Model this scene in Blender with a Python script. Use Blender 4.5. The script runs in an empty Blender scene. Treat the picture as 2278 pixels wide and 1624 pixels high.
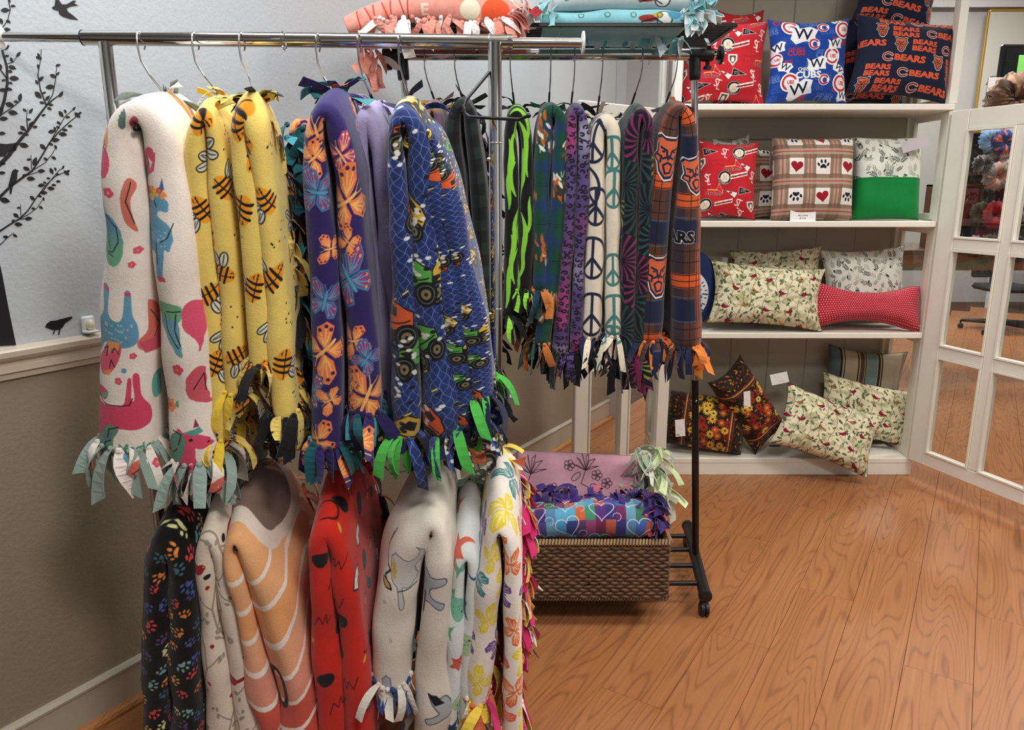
import bpy, math, random
import numpy as np
from mathutils import Vector, noise
R = random.Random(7)
S = bpy.context.scene
COL = S.collection
pi = math.pi

# ------------------------------------------------------------ camera, exposure, light
HC, F, CX, CY = 1.5, 1680.0, 1139.0, 812.0
TH = math.atan(0.2333)
CO, SI = math.cos(TH), math.sin(TH)
cd = bpy.data.cameras.new('camera'); cam = bpy.data.objects.new('camera', cd); COL.objects.link(cam)
cam.location = (0, 0, HC); cam.rotation_euler = (pi/2 - TH, 0, 0)
cd.sensor_width = 36; cd.lens = 36*F/2278; cd.clip_start = 0.05
S.camera = cam
S.view_settings.view_transform = 'Standard'; S.view_settings.look = 'None'
S.view_settings.exposure = -0.15; S.view_settings.gamma = 1; S.view_settings.use_curve_mapping = False
w = bpy.data.worlds.new('world'); S.world = w; w.use_nodes = True
w.node_tree.nodes['Background'].inputs[0].default_value = (.8, .85, .9, 1)
w.node_tree.nodes['Background'].inputs[1].default_value = 0.3
def area(name, loc, size, power, col, rot=(0, 0, 0)):
    l = bpy.data.lights.new(name, 'AREA'); l.shape = 'RECTANGLE'; l.size = size[0]; l.size_y = size[1]
    l.energy = power; l.color = col
    o = bpy.data.objects.new(name, l); COL.objects.link(o); o.location = loc; o.rotation_euler = rot
    return o
area('overhead_light', (0.45, 0.35, 2.86), (.6, .4), 46, (1, .97, .91))
area('added_uplight', (1.0, 1.2, 2.98), (1.6, .8), 40, (1, .98, .95), (pi, 0, 0))  # added upward light, brightens the ceiling mirrored in the chrome; no pendant
area('overhead_light', (2.3, 2.0, 2.86), (1.0, .5), 52, (1, .96, .88))
area('overhead_light', (-.6, 1.7, 2.86), (.9, .4), 24, (.86, .93, 1))
area('overhead_light', (1.6, -1.2, 2.86), (1.6, .6), 16, (1, .96, .9))
area('overhead_light', (4.2, 5.0, 4.02), (1.2, .6), 110, (1, .96, .92))
area('overhead_light', (4.8, 8.4, 4.02), (1.4, .8), 150, (1, .97, .94))  # added to brighten the dark far right corner of the room
area('overhead_light', (1.2, 6.6, 4.02), (1.2, .8), 100, (.92, .96, 1))  # added to lift the grey wall beyond the left wall's end
area('overhead_light', (0.5, 3.4, 2.86), (.9, .4), 17, (.9, .95, 1))
area('daylight_window', (3.8, -2.2, 1.6), (2.4, 1.6), 12, (.9, .95, 1), (math.radians(-80), 0, math.radians(-140)))

# ------------------------------------------------------------ geometry helpers
def ray(u, v):
    a = (u-CX)/F; b = (v-CY)/F
    return Vector((a, CO - b*SI, -SI - b*CO))
def at(u, v, Y):
    d = ray(u, v); return Vector((0, 0, HC)) + d*(Y/d.y)
def atz(u, v, z):
    d = ray(u, v); return Vector((0, 0, HC)) + d*((z-HC)/d.z)
def mpp(v, Y):                                   # metres per pixel near a point
    return at(0, v, Y).x / (0-CX) if True else 0
P0 = Vector((-1.205, 1.88, 0)); WD = Vector((math.sin(math.radians(31.8)), math.cos(math.radians(31.8)), 0))
WN = Vector((WD.y, -WD.x, 0))                    # into the room
def atwall(u, v, off=0):
    d = ray(u, v); o = Vector((0, 0, HC)); p = P0 + WN*off
    return o + d*((p-o).dot(WN)/d.dot(WN))
def wallpt(s, z, off=0):
    return P0 + WD*s + WN*off + Vector((0, 0, z))

def rootloc(o):
    while o is not None:
        if o.parent is None: return o.location.copy()
        o = o.parent
def mobj(name, verts, faces, mat=None, parent=None, uv=None, smooth=False, loc=None):
    base = rootloc(parent) if parent is not None else (Vector(loc) if loc is not None else Vector((0, 0, 0)))
    va = np.array([tuple(p) for p in verts], dtype=float) - np.array(base)
    me = bpy.data.meshes.new(name)
    me.from_pydata(va.tolist(), [], [tuple(int(i) for i in f) for f in faces])
    if uv is not None:
        l = me.uv_layers.new(name='uv')
        l.data.foreach_set('uv', np.array(uv, dtype=np.float32).ravel())
    if smooth: me.polygons.foreach_set('use_smooth', [True]*len(me.polygons))
    if mat is not None: me.materials.append(mat)
    me.update()
    o = bpy.data.objects.new(name, me); COL.objects.link(o)
    if parent is not None: o.parent = parent
    else: o.location = base
    return o
def tag(o, label=None, cat=None, group=None, kind=None):
    if label: o['label'] = label
    if cat: o['category'] = cat
    if group: o['group'] = group
    if kind: o['kind'] = kind
    return o
def thing(name, loc, label, cat, group=None):
    o = bpy.data.objects.new(name, None); COL.objects.link(o); o.location = loc; o.empty_display_size = .05
    return tag(o, label, cat, group)

class MB:
    def __init__(s): s.v = []; s.f = []
    def add(s, vs, fs):
        n = len(s.v); s.v += [tuple(p) for p in vs]; s.f += [tuple(i+n for i in f) for f in fs]; return s
    def box(s, c, d, ax=None, bev=0):
        c = Vector(c); X, Y, Z = ax or (Vector((1, 0, 0)), Vector((0, 1, 0)), Vector((0, 0, 1)))
        hx, hy, hz = d[0]/2, d[1]/2, d[2]/2
        if bev <= 0:
            vs = [c+X*(i*hx)+Y*(j*hy)+Z*(k*hz) for k in (-1, 1) for j in (-1, 1) for i in (-1, 1)]
            return s.add(vs, [(0, 2, 3, 1), (4, 5, 7, 6), (0, 1, 5, 4), (2, 6, 7, 3), (0, 4, 6, 2), (1, 3, 7, 5)])
        h = (hx, hy, hz); A = (X, Y, Z); b = min(bev, hx*.9, hy*.9, hz*.9); vs = []; idx = {}
        for i in (-1, 1):
            for j in (-1, 1):
                for k in (-1, 1):
                    sg = (i, j, k)
                    for m in range(3):
                        p = c.copy()
                        for q in range(3): p = p + A[q]*(sg[q]*(h[q] if q == m else h[q]-b))
                        idx[(i, j, k, m)] = len(vs); vs.append(p)
        fs = []
        for m in range(3):
            a, bq = [(1, 2), (2, 0), (0, 1)][m]
            for sgn in (-1, 1):
                cs = []
                for (p, q) in ((-1, -1), (1, -1), (1, 1), (-1, 1)):
                    t = [0, 0, 0]; t[m] = sgn; t[a] = p; t[bq] = q; cs.append(idx[(*t, m)])
                fs.append(tuple(cs if sgn > 0 else cs[::-1]))
        for m in range(3):
            a, bq = [(1, 2), (2, 0), (0, 1)][m]
            for p in (-1, 1):
                for q in (-1, 1):
                    t0 = [0, 0, 0]; t0[m] = -1; t0[a] = p; t0[bq] = q; t1 = list(t0); t1[m] = 1
                    fs.append((idx[(*t0, a)], idx[(*t1, a)], idx[(*t1, bq)], idx[(*t0, bq)]))
        for i in (-1, 1):
            for j in (-1, 1):
                for k in (-1, 1): fs.append((idx[(i, j, k, 0)], idx[(i, j, k, 1)], idx[(i, j, k, 2)]))
        return s.add(vs, fs)
    def tube(s, pts, r, n=12, caps=True):
        pts = [Vector(p) for p in pts]; m = len(pts); rs = r if isinstance(r, (list, tuple)) else [r]*m
        tg = [(pts[min(i+1, m-1)]-pts[max(i-1, 0)]).normalized() for i in range(m)]
        u = tg[0].orthogonal().normalized(); base = []; vs = []
        for i in range(m):
            u = (u - tg[i]*u.dot(tg[i])).normalized(); w_ = tg[i].cross(u)
            for k in range(n):
                a = 2*pi*k/n; vs.append(pts[i] + (u*math.cos(a)+w_*math.sin(a))*rs[i])
        fs = [(i*n+k, i*n+(k+1) % n, (i+1)*n+(k+1) % n, (i+1)*n+k) for i in range(m-1) for k in range(n)]
        if caps: fs += [tuple(range(n))[::-1], tuple((m-1)*n+k for k in range(n))]
        return s.add(vs, fs)
    def lathe(s, c, axis, prof, n=20):           # prof: (radius, distance along axis)
        c = Vector(c); ax = Vector(axis).normalized(); u = ax.orthogonal().normalized(); w_ = ax.cross(u); vs = []
        for (r, h) in prof:
            for k in range(n):
                a = 2*pi*k/n; vs.append(c + ax*h + (u*math.cos(a)+w_*math.sin(a))*r)
        m = len(prof)
        fs = [(i*n+k, i*n+(k+1) % n, (i+1)*n+(k+1) % n, (i+1)*n+k) for i in range(m-1) for k in range(n)]
        fs += [tuple(range(n))[::-1], tuple((m-1)*n+k for k in range(n))]
        return s.add(vs, fs)
    def ball(s, c, r, n=10, m=6, sc=(1, 1, 1)):
        c = Vector(c); vs = [c+Vector((0, 0, -r*sc[2]))]
        for j in range(1, m):
            b = -pi/2 + pi*j/m
            for k in range(n):
                a = 2*pi*k/n; vs.append(c+Vector((math.cos(a)*math.cos(b)*r*sc[0], math.sin(a)*math.cos(b)*r*sc[1], math.sin(b)*r*sc[2])))
        vs.append(c+Vector((0, 0, r*sc[2]))); fs = []
        for k in range(n):
            fs.append((0, 1+(k+1) % n, 1+k))
            for j in range(m-2):
                a = 1+j*n; fs.append((a+k, a+(k+1) % n, a+n+(k+1) % n, a+n+k))
            a = 1+(m-2)*n; fs.append((a+k, a+(k+1) % n, len(vs)-1))
        return s.add(vs, fs)
    def prism(s, pts, y0, y1, fn=None):          # 2D outline in XZ given depth
        n = len(pts); vs = [(x, y0, z) for x, z in pts]+[(x, y1, z) for x, z in pts]
        fs = [tuple(range(n)), tuple(range(n, 2*n))[::-1]]+[(i, i+n, (i+1) % n+n, (i+1) % n) for i in range(n)]
        if fn: vs = [fn(*p) for p in vs]
        return s.add(vs, fs)
    def obj(s, name, mat, parent=None, smooth=False, loc=None):
        o = mobj(name, s.v, s.f, mat, parent, smooth=smooth, loc=loc)
        if smooth:
            try: o.data.set_sharp_from_angle(angle=math.radians(40))
            except Exception: pass
        return o

# ------------------------------------------------------------ materials
def lin(c):
    return tuple(((x/255)/12.92 if x/255 <= .04045 else ((x/255+.055)/1.055)**2.4) for x in c)+(1,)
MC = {}
def mat(name, c=(200, 200, 200), rough=.6, metal=0, bump=0, bscale=200, var=0, spec=None, sheen=0, vscale=6, trans=0):
    if name in MC: return MC[name]
    m = bpy.data.materials.new(name); m.use_nodes = True; nt = m.node_tree; b = nt.nodes['Principled BSDF']
    b.inputs['Base Color'].default_value = lin(c); b.inputs['Roughness'].default_value = rough; b.inputs['Metallic'].default_value = metal
    if spec is not None: b.inputs['Specular IOR Level'].default_value = spec
    if sheen: b.inputs['Sheen Weight'].default_value = sheen; b.inputs['Sheen Roughness'].default_value = .6
    tc = nt.nodes.new('ShaderNodeTexCoord')
    if var:
        n = nt.nodes.new('ShaderNodeTexNoise'); n.inputs['Scale'].default_value = vscale; n.inputs['Detail'].default_value = 4
        nt.links.new(tc.outputs['Object'], n.inputs['Vector'])
        mx = nt.nodes.new('ShaderNodeMix'); mx.data_type = 'RGBA'
        mx.inputs[6].default_value = lin(tuple(x*(1-var) for x in c)); mx.inputs[7].default_value = lin(tuple(min(255, x*(1+var)) for x in c))
        nt.links.new(n.outputs['Fac'], mx.inputs[0]); nt.links.new(mx.outputs[2], b.inputs['Base Color'])
    if bump:
        n = nt.nodes.new('ShaderNodeTexNoise'); n.inputs['Scale'].default_value = bscale; n.inputs['Detail'].default_value = 3
        nt.links.new(tc.outputs['Object'], n.inputs['Vector'])
        bp = nt.nodes.new('ShaderNodeBump'); bp.inputs['Strength'].default_value = bump; bp.inputs['Distance'].default_value = .003
        nt.links.new(n.outputs['Fac'], bp.inputs['Height']); nt.links.new(bp.outputs['Normal'], b.inputs['Normal'])
    MC[name] = m; return m
def glassmat(name, tint, alpha_t, rough=0.0):
    m = bpy.data.materials.new(name); m.use_nodes = True; nt = m.node_tree
    for n in list(nt.nodes): nt.nodes.remove(n)
    out = nt.nodes.new('ShaderNodeOutputMaterial'); t = nt.nodes.new('ShaderNodeBsdfTransparent'); g = nt.nodes.new('ShaderNodeBsdfGlossy')
    fr = nt.nodes.new('ShaderNodeFresnel'); mx = nt.nodes.new('ShaderNodeMixShader'); fr.inputs[0].default_value = 1.45
    ge = nt.nodes.new('ShaderNodeNewGeometry'); ir = nt.nodes.new('ShaderNodeMapRange'); ir.inputs[3].default_value = 1.45; ir.inputs[4].default_value = 1/1.45
    nt.links.new(ge.outputs['Backfacing'], ir.inputs[0]); nt.links.new(ir.outputs[0], fr.inputs[0])
    t.inputs[0].default_value = tint; g.inputs['Roughness'].default_value = rough; g.inputs[0].default_value = (1, 1, 1, 1)
    nt.links.new(fr.outputs[0], mx.inputs[0]); nt.links.new(t.outputs[0], mx.inputs[1]); nt.links.new(g.outputs[0], mx.inputs[2])
    nt.links.new(mx.outputs[0], out.inputs[0]); return m
GLASS = glassmat('window_glass', (.88, .90, .88, 1), 1)
CHROME = mat('chrome', (208, 206, 202), .09, 1)
STEEL = mat('hanger_steel', (190, 190, 190), .22, 1)
BLACKPL = mat('black_plastic', (18, 18, 20), .4, 0, .15, 300)
BLACKMT = mat('black_metal', (16, 16, 17), .3, 0)
WHITEPL = mat('white_plastic', (236, 236, 234), .35)
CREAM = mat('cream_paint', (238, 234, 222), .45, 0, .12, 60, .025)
CREAM_SHADE = mat('cream_paint_shaded', (178, 168, 152), .55, 0, .12, 60, .03)  # cream paint of the cabinet back, darkened for the shade inside it
DECAL = mat('black_vinyl', (17, 18, 21), .5)

def fleece(name, img, rough=.95, bump=.3, scale=260, sheen=.25, fuzz=.05, repeat=True):
    m = bpy.data.materials.new(name); m.use_nodes = True; nt = m.node_tree; b = nt.nodes['Principled BSDF']
    tc = nt.nodes.new('ShaderNodeTexCoord')
    if isinstance(img, tuple):
        src = nt.nodes.new('ShaderNodeRGB'); src.outputs[0].default_value = lin(img); so = src.outputs[0]
    else:
        src = nt.nodes.new('ShaderNodeTexImage'); src.image = img; so = src.outputs['Color']
        src.extension = 'REPEAT' if repeat else 'EXTEND'
        nt.links.new(tc.outputs['UV'], src.inputs['Vector'])
    n = nt.nodes.new('ShaderNodeTexNoise'); n.inputs['Scale'].default_value = scale; n.inputs['Detail'].default_value = 4
    n2 = nt.nodes.new('ShaderNodeTexNoise'); n2.inputs['Scale'].default_value = 45; n2.inputs['Detail'].default_value = 3
    nt.links.new(tc.outputs['Object'], n.inputs['Vector']); nt.links.new(tc.outputs['Object'], n2.inputs['Vector'])
    ad = nt.nodes.new('ShaderNodeMath'); ad.operation = 'MULTIPLY_ADD'; ad.inputs[1].default_value = .8
    nt.links.new(n2.outputs['Fac'], ad.inputs[0]); nt.links.new(n.outputs['Fac'], ad.inputs[2])
    hsv = nt.nodes.new('ShaderNodeHueSaturation'); mr = nt.nodes.new('ShaderNodeMapRange')
    mr.inputs[1].default_value = .6; mr.inputs[2].default_value = 1.2; mr.inputs[3].default_value = 1-fuzz*1.5; mr.inputs[4].default_value = 1+fuzz
    nt.links.new(ad.outputs[0], mr.inputs[0]); nt.links.new(mr.outputs[0], hsv.inputs['Value'])
    nt.links.new(so, hsv.inputs['Color']); nt.links.new(hsv.outputs[0], b.inputs['Base Color'])
    bp = nt.nodes.new('ShaderNodeBump'); bp.inputs['Strength'].default_value = bump; bp.inputs['Distance'].default_value = .003
    nt.links.new(ad.outputs[0], bp.inputs['Height']); nt.links.new(bp.outputs['Normal'], b.inputs['Normal'])
    b.inputs['Roughness'].default_value = rough; b.inputs['Specular IOR Level'].default_value = .15
    if sheen: b.inputs['Sheen Weight'].default_value = sheen; b.inputs['Sheen Roughness'].default_value = .5
    return m

# ------------------------------------------------------------ print painter (flat fabric prints drawn in code)
_txt = {}
def text_tris(s, bold):
    k = (s, bold)
    if k not in _txt:
        c = bpy.data.curves.new('t', 'FONT'); c.body = s; c.align_x = 'CENTER'; c.align_y = 'CENTER'; c.size = 1; c.offset = bold; c.resolution_u = 2
        o = bpy.data.objects.new('t', c); COL.objects.link(o); bpy.context.view_layer.update()
        me = o.evaluated_get(bpy.context.evaluated_depsgraph_get()).to_mesh(); me.calc_loop_triangles()
        v = np.array([p.co[:2] for p in me.vertices]).reshape(-1, 2)
        t = np.array([l.vertices[:] for l in me.loop_triangles], dtype=int).reshape(-1, 3)
        _txt[k] = v[t] if len(t) else np.zeros((0, 3, 2))
        bpy.data.objects.remove(o); bpy.data.curves.remove(c)
    return _txt[k]
class Cv:
    def __init__(s, w, h, ppm, bg, wrap=True):
        s.w, s.h, s.p, s.wrap = w, h, ppm, wrap; s.W = max(4, int(w*ppm)); s.H = max(4, int(h*ppm))
        s.a = np.empty((s.H, s.W, 3), np.float32); s.a[:] = bg; s.soft = 1.1/ppm
    def grid(s): 
        return np.meshgrid((np.arange(s.W)+.5)/s.p, (np.arange(s.H)+.5)/s.p)
    def blend(s, x0, x1, y0, y1, fn, col, al=1):
        m = s.soft*1.5; i0 = int((x0-m)*s.p)-1; i1 = int((x1+m)*s.p)+2; j0 = max(0, int((y0-m)*s.p)-1); j1 = min(s.H, int((y1+m)*s.p)+2)
        if not s.wrap: i0 = max(0, i0); i1 = min(s.W, i1)
        if i1 <= i0 or j1 <= j0: return
        i1 = min(i1, i0+s.W)
        ii = np.arange(i0, i1); jj = np.arange(j0, j1); X, Y = np.meshgrid((ii+.5)/s.p, (jj+.5)/s.p)
        k = np.clip(.5-fn(X, Y)/s.soft, 0, 1)[..., None]*al; ix = np.ix_(jj, ii % s.W)
        s.a[ix] = s.a[ix]*(1-k)+np.array(col, np.float32)*k
    def ell(s, x, y, rx, ry, col, ang=0, al=1):
        c, n = math.cos(ang), math.sin(ang); r = max(rx, ry)
        def fn(X, Y):
            a = (X-x)*c+(Y-y)*n; b = -(X-x)*n+(Y-y)*c
            return (np.sqrt((a/rx)**2+(b/ry)**2)-1)*min(rx, ry)
        s.blend(x-r, x+r, y-r, y+r, fn, col, al)
    def line(s, pts, wd, col, al=1):
        pts = np.array(pts, float); h = wd/2
        def fn(X, Y):
            d = np.full(X.shape, 9.)
            for p, q in zip(pts[:-1], pts[1:]):
                e = q-p; L = max(1e-12, e@e); t = np.clip(((X-p[0])*e[0]+(Y-p[1])*e[1])/L, 0, 1)
                d = np.minimum(d, np.hypot(X-p[0]-t*e[0], Y-p[1]-t*e[1]))
            return d-h
        s.blend(pts[:, 0].min()-h, pts[:, 0].max()+h, pts[:, 1].min()-h, pts[:, 1].max()+h, fn, col, al)
    def poly(s, pts, col, out=None, ow=.002, al=1):
        pts = np.array(pts, float)
        def fn(X, Y):
            d = np.full(X.shape, 9.); ins = np.zeros(X.shape, bool)
            for p, q in zip(pts, np.roll(pts, -1, 0)):
                e = q-p; L = max(1e-12, e@e); t = np.clip(((X-p[0])*e[0]+(Y-p[1])*e[1])/L, 0, 1)
                d = np.minimum(d, np.hypot(X-p[0]-t*e[0], Y-p[1]-t*e[1]))
                cr = (p[1] > Y) != (q[1] > Y); xx = p[0]+(Y-p[1])*e[0]/(e[1] if abs(e[1]) > 1e-12 else 1e-12)
                ins ^= cr & (X < xx)
            return np.where(ins, -d, d)
        s.blend(pts[:, 0].min(), pts[:, 0].max(), pts[:, 1].min(), pts[:, 1].max(), fn, col, al)
        if out is not None: s.line(np.vstack([pts, pts[:1]]), ow, out)
    def ring(s, x, y, r, wd, col, a0=0, a1=2*pi, ry=None, ang=0):
        n = 28; ry = ry or r; t = np.linspace(a0, a1, n); c, q = math.cos(ang), math.sin(ang)
        a = r*np.cos(t); b = ry*np.sin(t)
        s.line(np.stack([x+a*c-b*q, y+a*q+b*c], 1), wd, col)
    def text(s, st, x, y, size, col, bold=.0, ang=0, sx=1, out=None, ow=.03):
        if out is not None: s.text(st, x, y, size, out, bold+ow, ang, sx)
        c, n = math.cos(ang), math.sin(ang); t = text_tris(st, bold)*size
        t = t*np.array([sx, 1]); T = np.stack([x+t[..., 0]*c-t[..., 1]*n, y+t[..., 0]*n+t[..., 1]*c], -1)
        col = np.array(col, np.float32)
        if not len(T): return
        x0, y0 = T[..., 0].min(), T[..., 1].min(); ss = 2; p = s.p*ss
        i0 = int(x0*s.p)-1; j0 = int(y0*s.p)-1; i1 = int(T[..., 0].max()*s.p)+2; j1 = int(T[..., 1].max()*s.p)+2
        M = np.zeros(((j1-j0)*ss, (i1-i0)*ss), bool)
        for a, b, q in T:
            xs = (np.array([a[0], b[0], q[0]])*s.p-i0)*ss; ys = (np.array([a[1], b[1], q[1]])*s.p-j0)*ss
            u0, u1 = int(xs.min()), int(xs.max())+2; v0, v1 = int(ys.min()), int(ys.max())+2
            X, Y = np.meshgrid(np.arange(u0, u1)+.5, np.arange(v0, v1)+.5)
            e = [(xs[(k+1) % 3]-xs[k])*(Y-ys[k])-(ys[(k+1) % 3]-ys[k])*(X-xs[k]) for k in range(3)]
            ok = ((e[0] >= 0) & (e[1] >= 0) & (e[2] >= 0)) | ((e[0] <= 0) & (e[1] <= 0) & (e[2] <= 0))
            sub = M[v0:v1, u0:u1]; sub |= ok[:sub.shape[0], :sub.shape[1]]
        K = M.reshape(j1-j0, ss, i1-i0, ss).mean((1, 3))
        for j in range(K.shape[0]):
            if 0 <= j+j0 < s.H:
                ii = np.arange(i0, i1); k = K[j]
                if s.wrap: idx = ii % s.W
                else:
                    ok = (ii >= 0) & (ii < s.W); idx = ii[ok]; k = k[ok]
                s.a[j+j0, idx] = s.a[j+j0, idx]*(1-k[:, None])+col*k[:, None]
    def image(s, name):
        im = bpy.data.images.new(name, s.W, s.H)
        px = np.ones((s.H, s.W, 4), np.float32); px[..., :3] = np.clip(s.a/255, 0, 1)
        im.pixels.foreach_set(px.ravel()); im.update(); im.pack()
        return im
def vnoise(sh, cell, seed, sy=1):
    rr = np.random.RandomState(seed); H, W = sh; gh, gw = int(H/(cell*sy))+3, int(W/cell)+3
    g = rr.rand(gh, gw); y = np.arange(H)/(cell*sy); x = np.arange(W)/cell
    yi, xi = y.astype(int), x.astype(int); fy, fx = (y-yi)[:, None], (x-xi)[None]; fy = fy*fy*(3-2*fy); fx = fx*fx*(3-2*fx)
    return (g[np.ix_(yi, xi)]*(1-fy)*(1-fx)+g[np.ix_(yi+1, xi)]*fy*(1-fx)+g[np.ix_(yi, xi+1)]*(1-fy)*fx+g[np.ix_(yi+1, xi+1)]*fy*fx)
def mixm(cv, M, col):
    M = M[..., None]; cv.a[:] = cv.a*(1-M)+np.array(col, np.float32)*M
# ------------------------------------------------------------ setting
def wallmat(name, c):
    return mat(name, c, .85, 0, .5, 90, .035, vscale=1.3)
WALLM = wallmat('wall_paint_grey', (186, 190, 192)); WALL_SHADE = wallmat('wall_paint_shaded', (150, 136, 114))
TRIMM = mat('trim_paint', (214, 200, 178), .4, 0, .2, 40, .03); BASEM = mat('baseboard_paint', (186, 175, 158), .5, 0, .2, 40, .03)
def st(o): o['kind'] = 'structure'; return o
def slab(name, p, q, z0, z1, m, th=.1, n=None):      # vertical wall from p to q, thickness away from the room
    d = (q-p).normalized(); nn = n or Vector((d.y, -d.x, 0)); L = (q-p).length
    b = MB().box((p+q)/2 - nn*th/2 + Vector((0, 0, (z0+z1)/2)), (L, th, z1-z0), (d, nn, Vector((0, 0, 1))))
    return st(b.obj(name, m))
WE = P0 + WD*3.6                                     # far end of the left wall
WS = P0 - WD*5.2
CEIL = 4.08
wl = slab('wall_left', WS, WE, 0, CEIL, WALLM, .12, WN)
# same wall below the rail, its shade put into a darker, warmer colour
mobj('shaded_field', [wallpt(-5.2, .12, .002), wallpt(0.35+3.25, .12, .002), wallpt(3.6, 1.05, .002), wallpt(-5.2, 1.05, .002)], [(0, 1, 2, 3)], WALL_SHADE, wl)
slab('wall_return', WE, WE + Vector((-1.2, .1, 0)), 0, CEIL, WALLM, .1, Vector((0, 1, 0)))
slab('wall_back', Vector((-1.5, 10.2, 0)), Vector((7.4, 10.2, 0)), 0, CEIL, wallmat('wall_paint_far', (176, 176, 172)), .1, Vector((0, -1, 0)))
slab('wall_right', Vector((7.4, 10.2, 0)), Vector((7.4, -2.6, 0)), 0, CEIL, WALLM, .1, Vector((-1, 0, 0)))
slab('wall_front', Vector((7.4, -2.6, 0)), Vector((-4.2, -2.6, 0)), 0, CEIL, WALLM, .1, Vector((0, 1, 0)))
slab('wall_far_left', Vector((-1.5, 10.2, 0)), Vector((-1.5, 5.0, 0)), 0, CEIL, WALLM, .1, Vector((1, 0, 0)))
st(MB().box((1.6, 3.8, CEIL+.05), (11.8, 13, .1)).obj('ceiling', mat('ceiling_paint', (232, 230, 224), .9)))
# chair rail with moulded profile, baseboard with cap, shoe moulding
def profile_run(name, prof, s0, s1, m):
    n = len(prof); vs = [wallpt(s, z, o) for s in (s0, s1) for (o, z) in prof]
    fs = [tuple(range(n)), tuple(range(n, 2*n))[::-1]]+[(i, i+n, (i+1) % n+n, (i+1) % n) for i in range(n)]
    return st(mobj(name, vs, fs, m))
profile_run('trim_1', [(0, 1.042), (.010, 1.042), (.012, 1.055), (.019, 1.060), (.019, 1.074), (.014, 1.077), (.016, 1.086), (.026, 1.092), (.032, 1.100), (.034, 1.113), (.030, 1.118), (0, 1.121)], -5.2, 3.6, TRIMM)
profile_run('baseboard_left', [(0, 0), (.016, 0), (.016, .118), (.020, .122), (.021, .130), (.014, .138), (0, .140)], -5.2, 3.6, BASEM)
def wood(name, c1, c2, dark, sx=1.0):
    m = bpy.data.materials.new(name); m.use_nodes = True; nt = m.node_tree; b = nt.nodes['Principled BSDF']; N = nt.nodes.new; Lk = nt.links.new
    tc = N('ShaderNodeTexCoord'); oi = N('ShaderNodeObjectInfo')
    mp = N('ShaderNodeMapping'); mp.inputs['Scale'].default_value = (1, .11, 1); Lk(tc.outputs['Object'], mp.inputs[0])
    cb = N('ShaderNodeCombineXYZ'); mu = N('ShaderNodeMath'); mu.operation = 'MULTIPLY'; mu.inputs[1].default_value = 37
    Lk(oi.outputs['Random'], mu.inputs[0]); Lk(mu.outputs[0], cb.inputs[2]); Lk(mu.outputs[0], cb.inputs[1])
    va = N('ShaderNodeVectorMath'); Lk(mp.outputs[0], va.inputs[0]); Lk(cb.outputs[0], va.inputs[1])
    n1 = N('ShaderNodeTexNoise'); n1.inputs['Scale'].default_value = 6.5; n1.inputs['Detail'].default_value = 1.6; n1.inputs['Roughness'].default_value = .45; Lk(va.outputs[0], n1.inputs['Vector'])
    k = N('ShaderNodeMath'); k.operation = 'MULTIPLY'; k.inputs[1].default_value = 22; Lk(n1.outputs['Fac'], k.inputs[0])
    fr = N('ShaderNodeMath'); fr.operation = 'PINGPONG'; fr.inputs[1].default_value = .5; Lk(k.outputs[0], fr.inputs[0])
    cr = N('ShaderNodeValToRGB'); cr.color_ramp.elements[0].position = .0; cr.color_ramp.elements[0].color = (1, 1, 1, 1); cr.color_ramp.elements[1].position = .20; cr.color_ramp.elements[1].color = (0, 0, 0, 1)
    Lk(fr.outputs[0], cr.inputs[0])
    mp2 = N('ShaderNodeMapping'); mp2.inputs['Scale'].default_value = (60, 2.5, 60); Lk(va.outputs[0], mp2.inputs[0])
    n2 = N('ShaderNodeTexNoise'); n2.inputs['Scale'].default_value = 1.6; n2.inputs['Detail'].default_value = 5; Lk(mp2.outputs[0], n2.inputs['Vector'])
    n3 = N('ShaderNodeTexNoise'); n3.inputs['Scale'].default_value = 4; n3.inputs['Detail'].default_value = 2; Lk(va.outputs[0], n3.inputs['Vector'])
    m1 = N('ShaderNodeMix'); m1.data_type = 'RGBA'; m1.inputs[6].default_value = lin(c1); m1.inputs[7].default_value = lin(c2); Lk(n2.outputs['Fac'], m1.inputs[0])
    m3 = N('ShaderNodeMix'); m3.data_type = 'RGBA'; m3.blend_type = 'MULTIPLY'; m3.inputs[7].default_value = (.80, .72, .66, 1); Lk(n3.outputs['Fac'], m3.inputs[0]); Lk(m1.outputs[2], m3.inputs[6])
    m2 = N('ShaderNodeMix'); m2.data_type = 'RGBA'; m2.inputs[7].default_value = lin(dark); Lk(m3.outputs[2], m2.inputs[6])
    n4 = N('ShaderNodeMath'); n4.operation = 'MULTIPLY'; Lk(cr.outputs[0], n4.inputs[0]); Lk(n2.outputs['Fac'], n4.inputs[1]); n4b = N('ShaderNodeMath'); n4b.operation = 'MULTIPLY'; n4b.inputs[1].default_value = .95; Lk(n4.outputs[0], n4b.inputs[0]); Lk(n4b.outputs[0], m2.inputs[0])
    Lk(m2.outputs[2], b.inputs['Base Color']); b.inputs['Roughness'].default_value = .38; b.inputs['Specular IOR Level'].default_value = .35
    return m
WOOD = wood('cherry_laminate', (192, 134, 86), (158, 100, 60), (112, 66, 38))
fl = st(MB().box((1.6, 3.8, -.06), (11.8, 13, .112)).obj('floor', mat('floor_underlay', (70, 42, 26), .8)))
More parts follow.
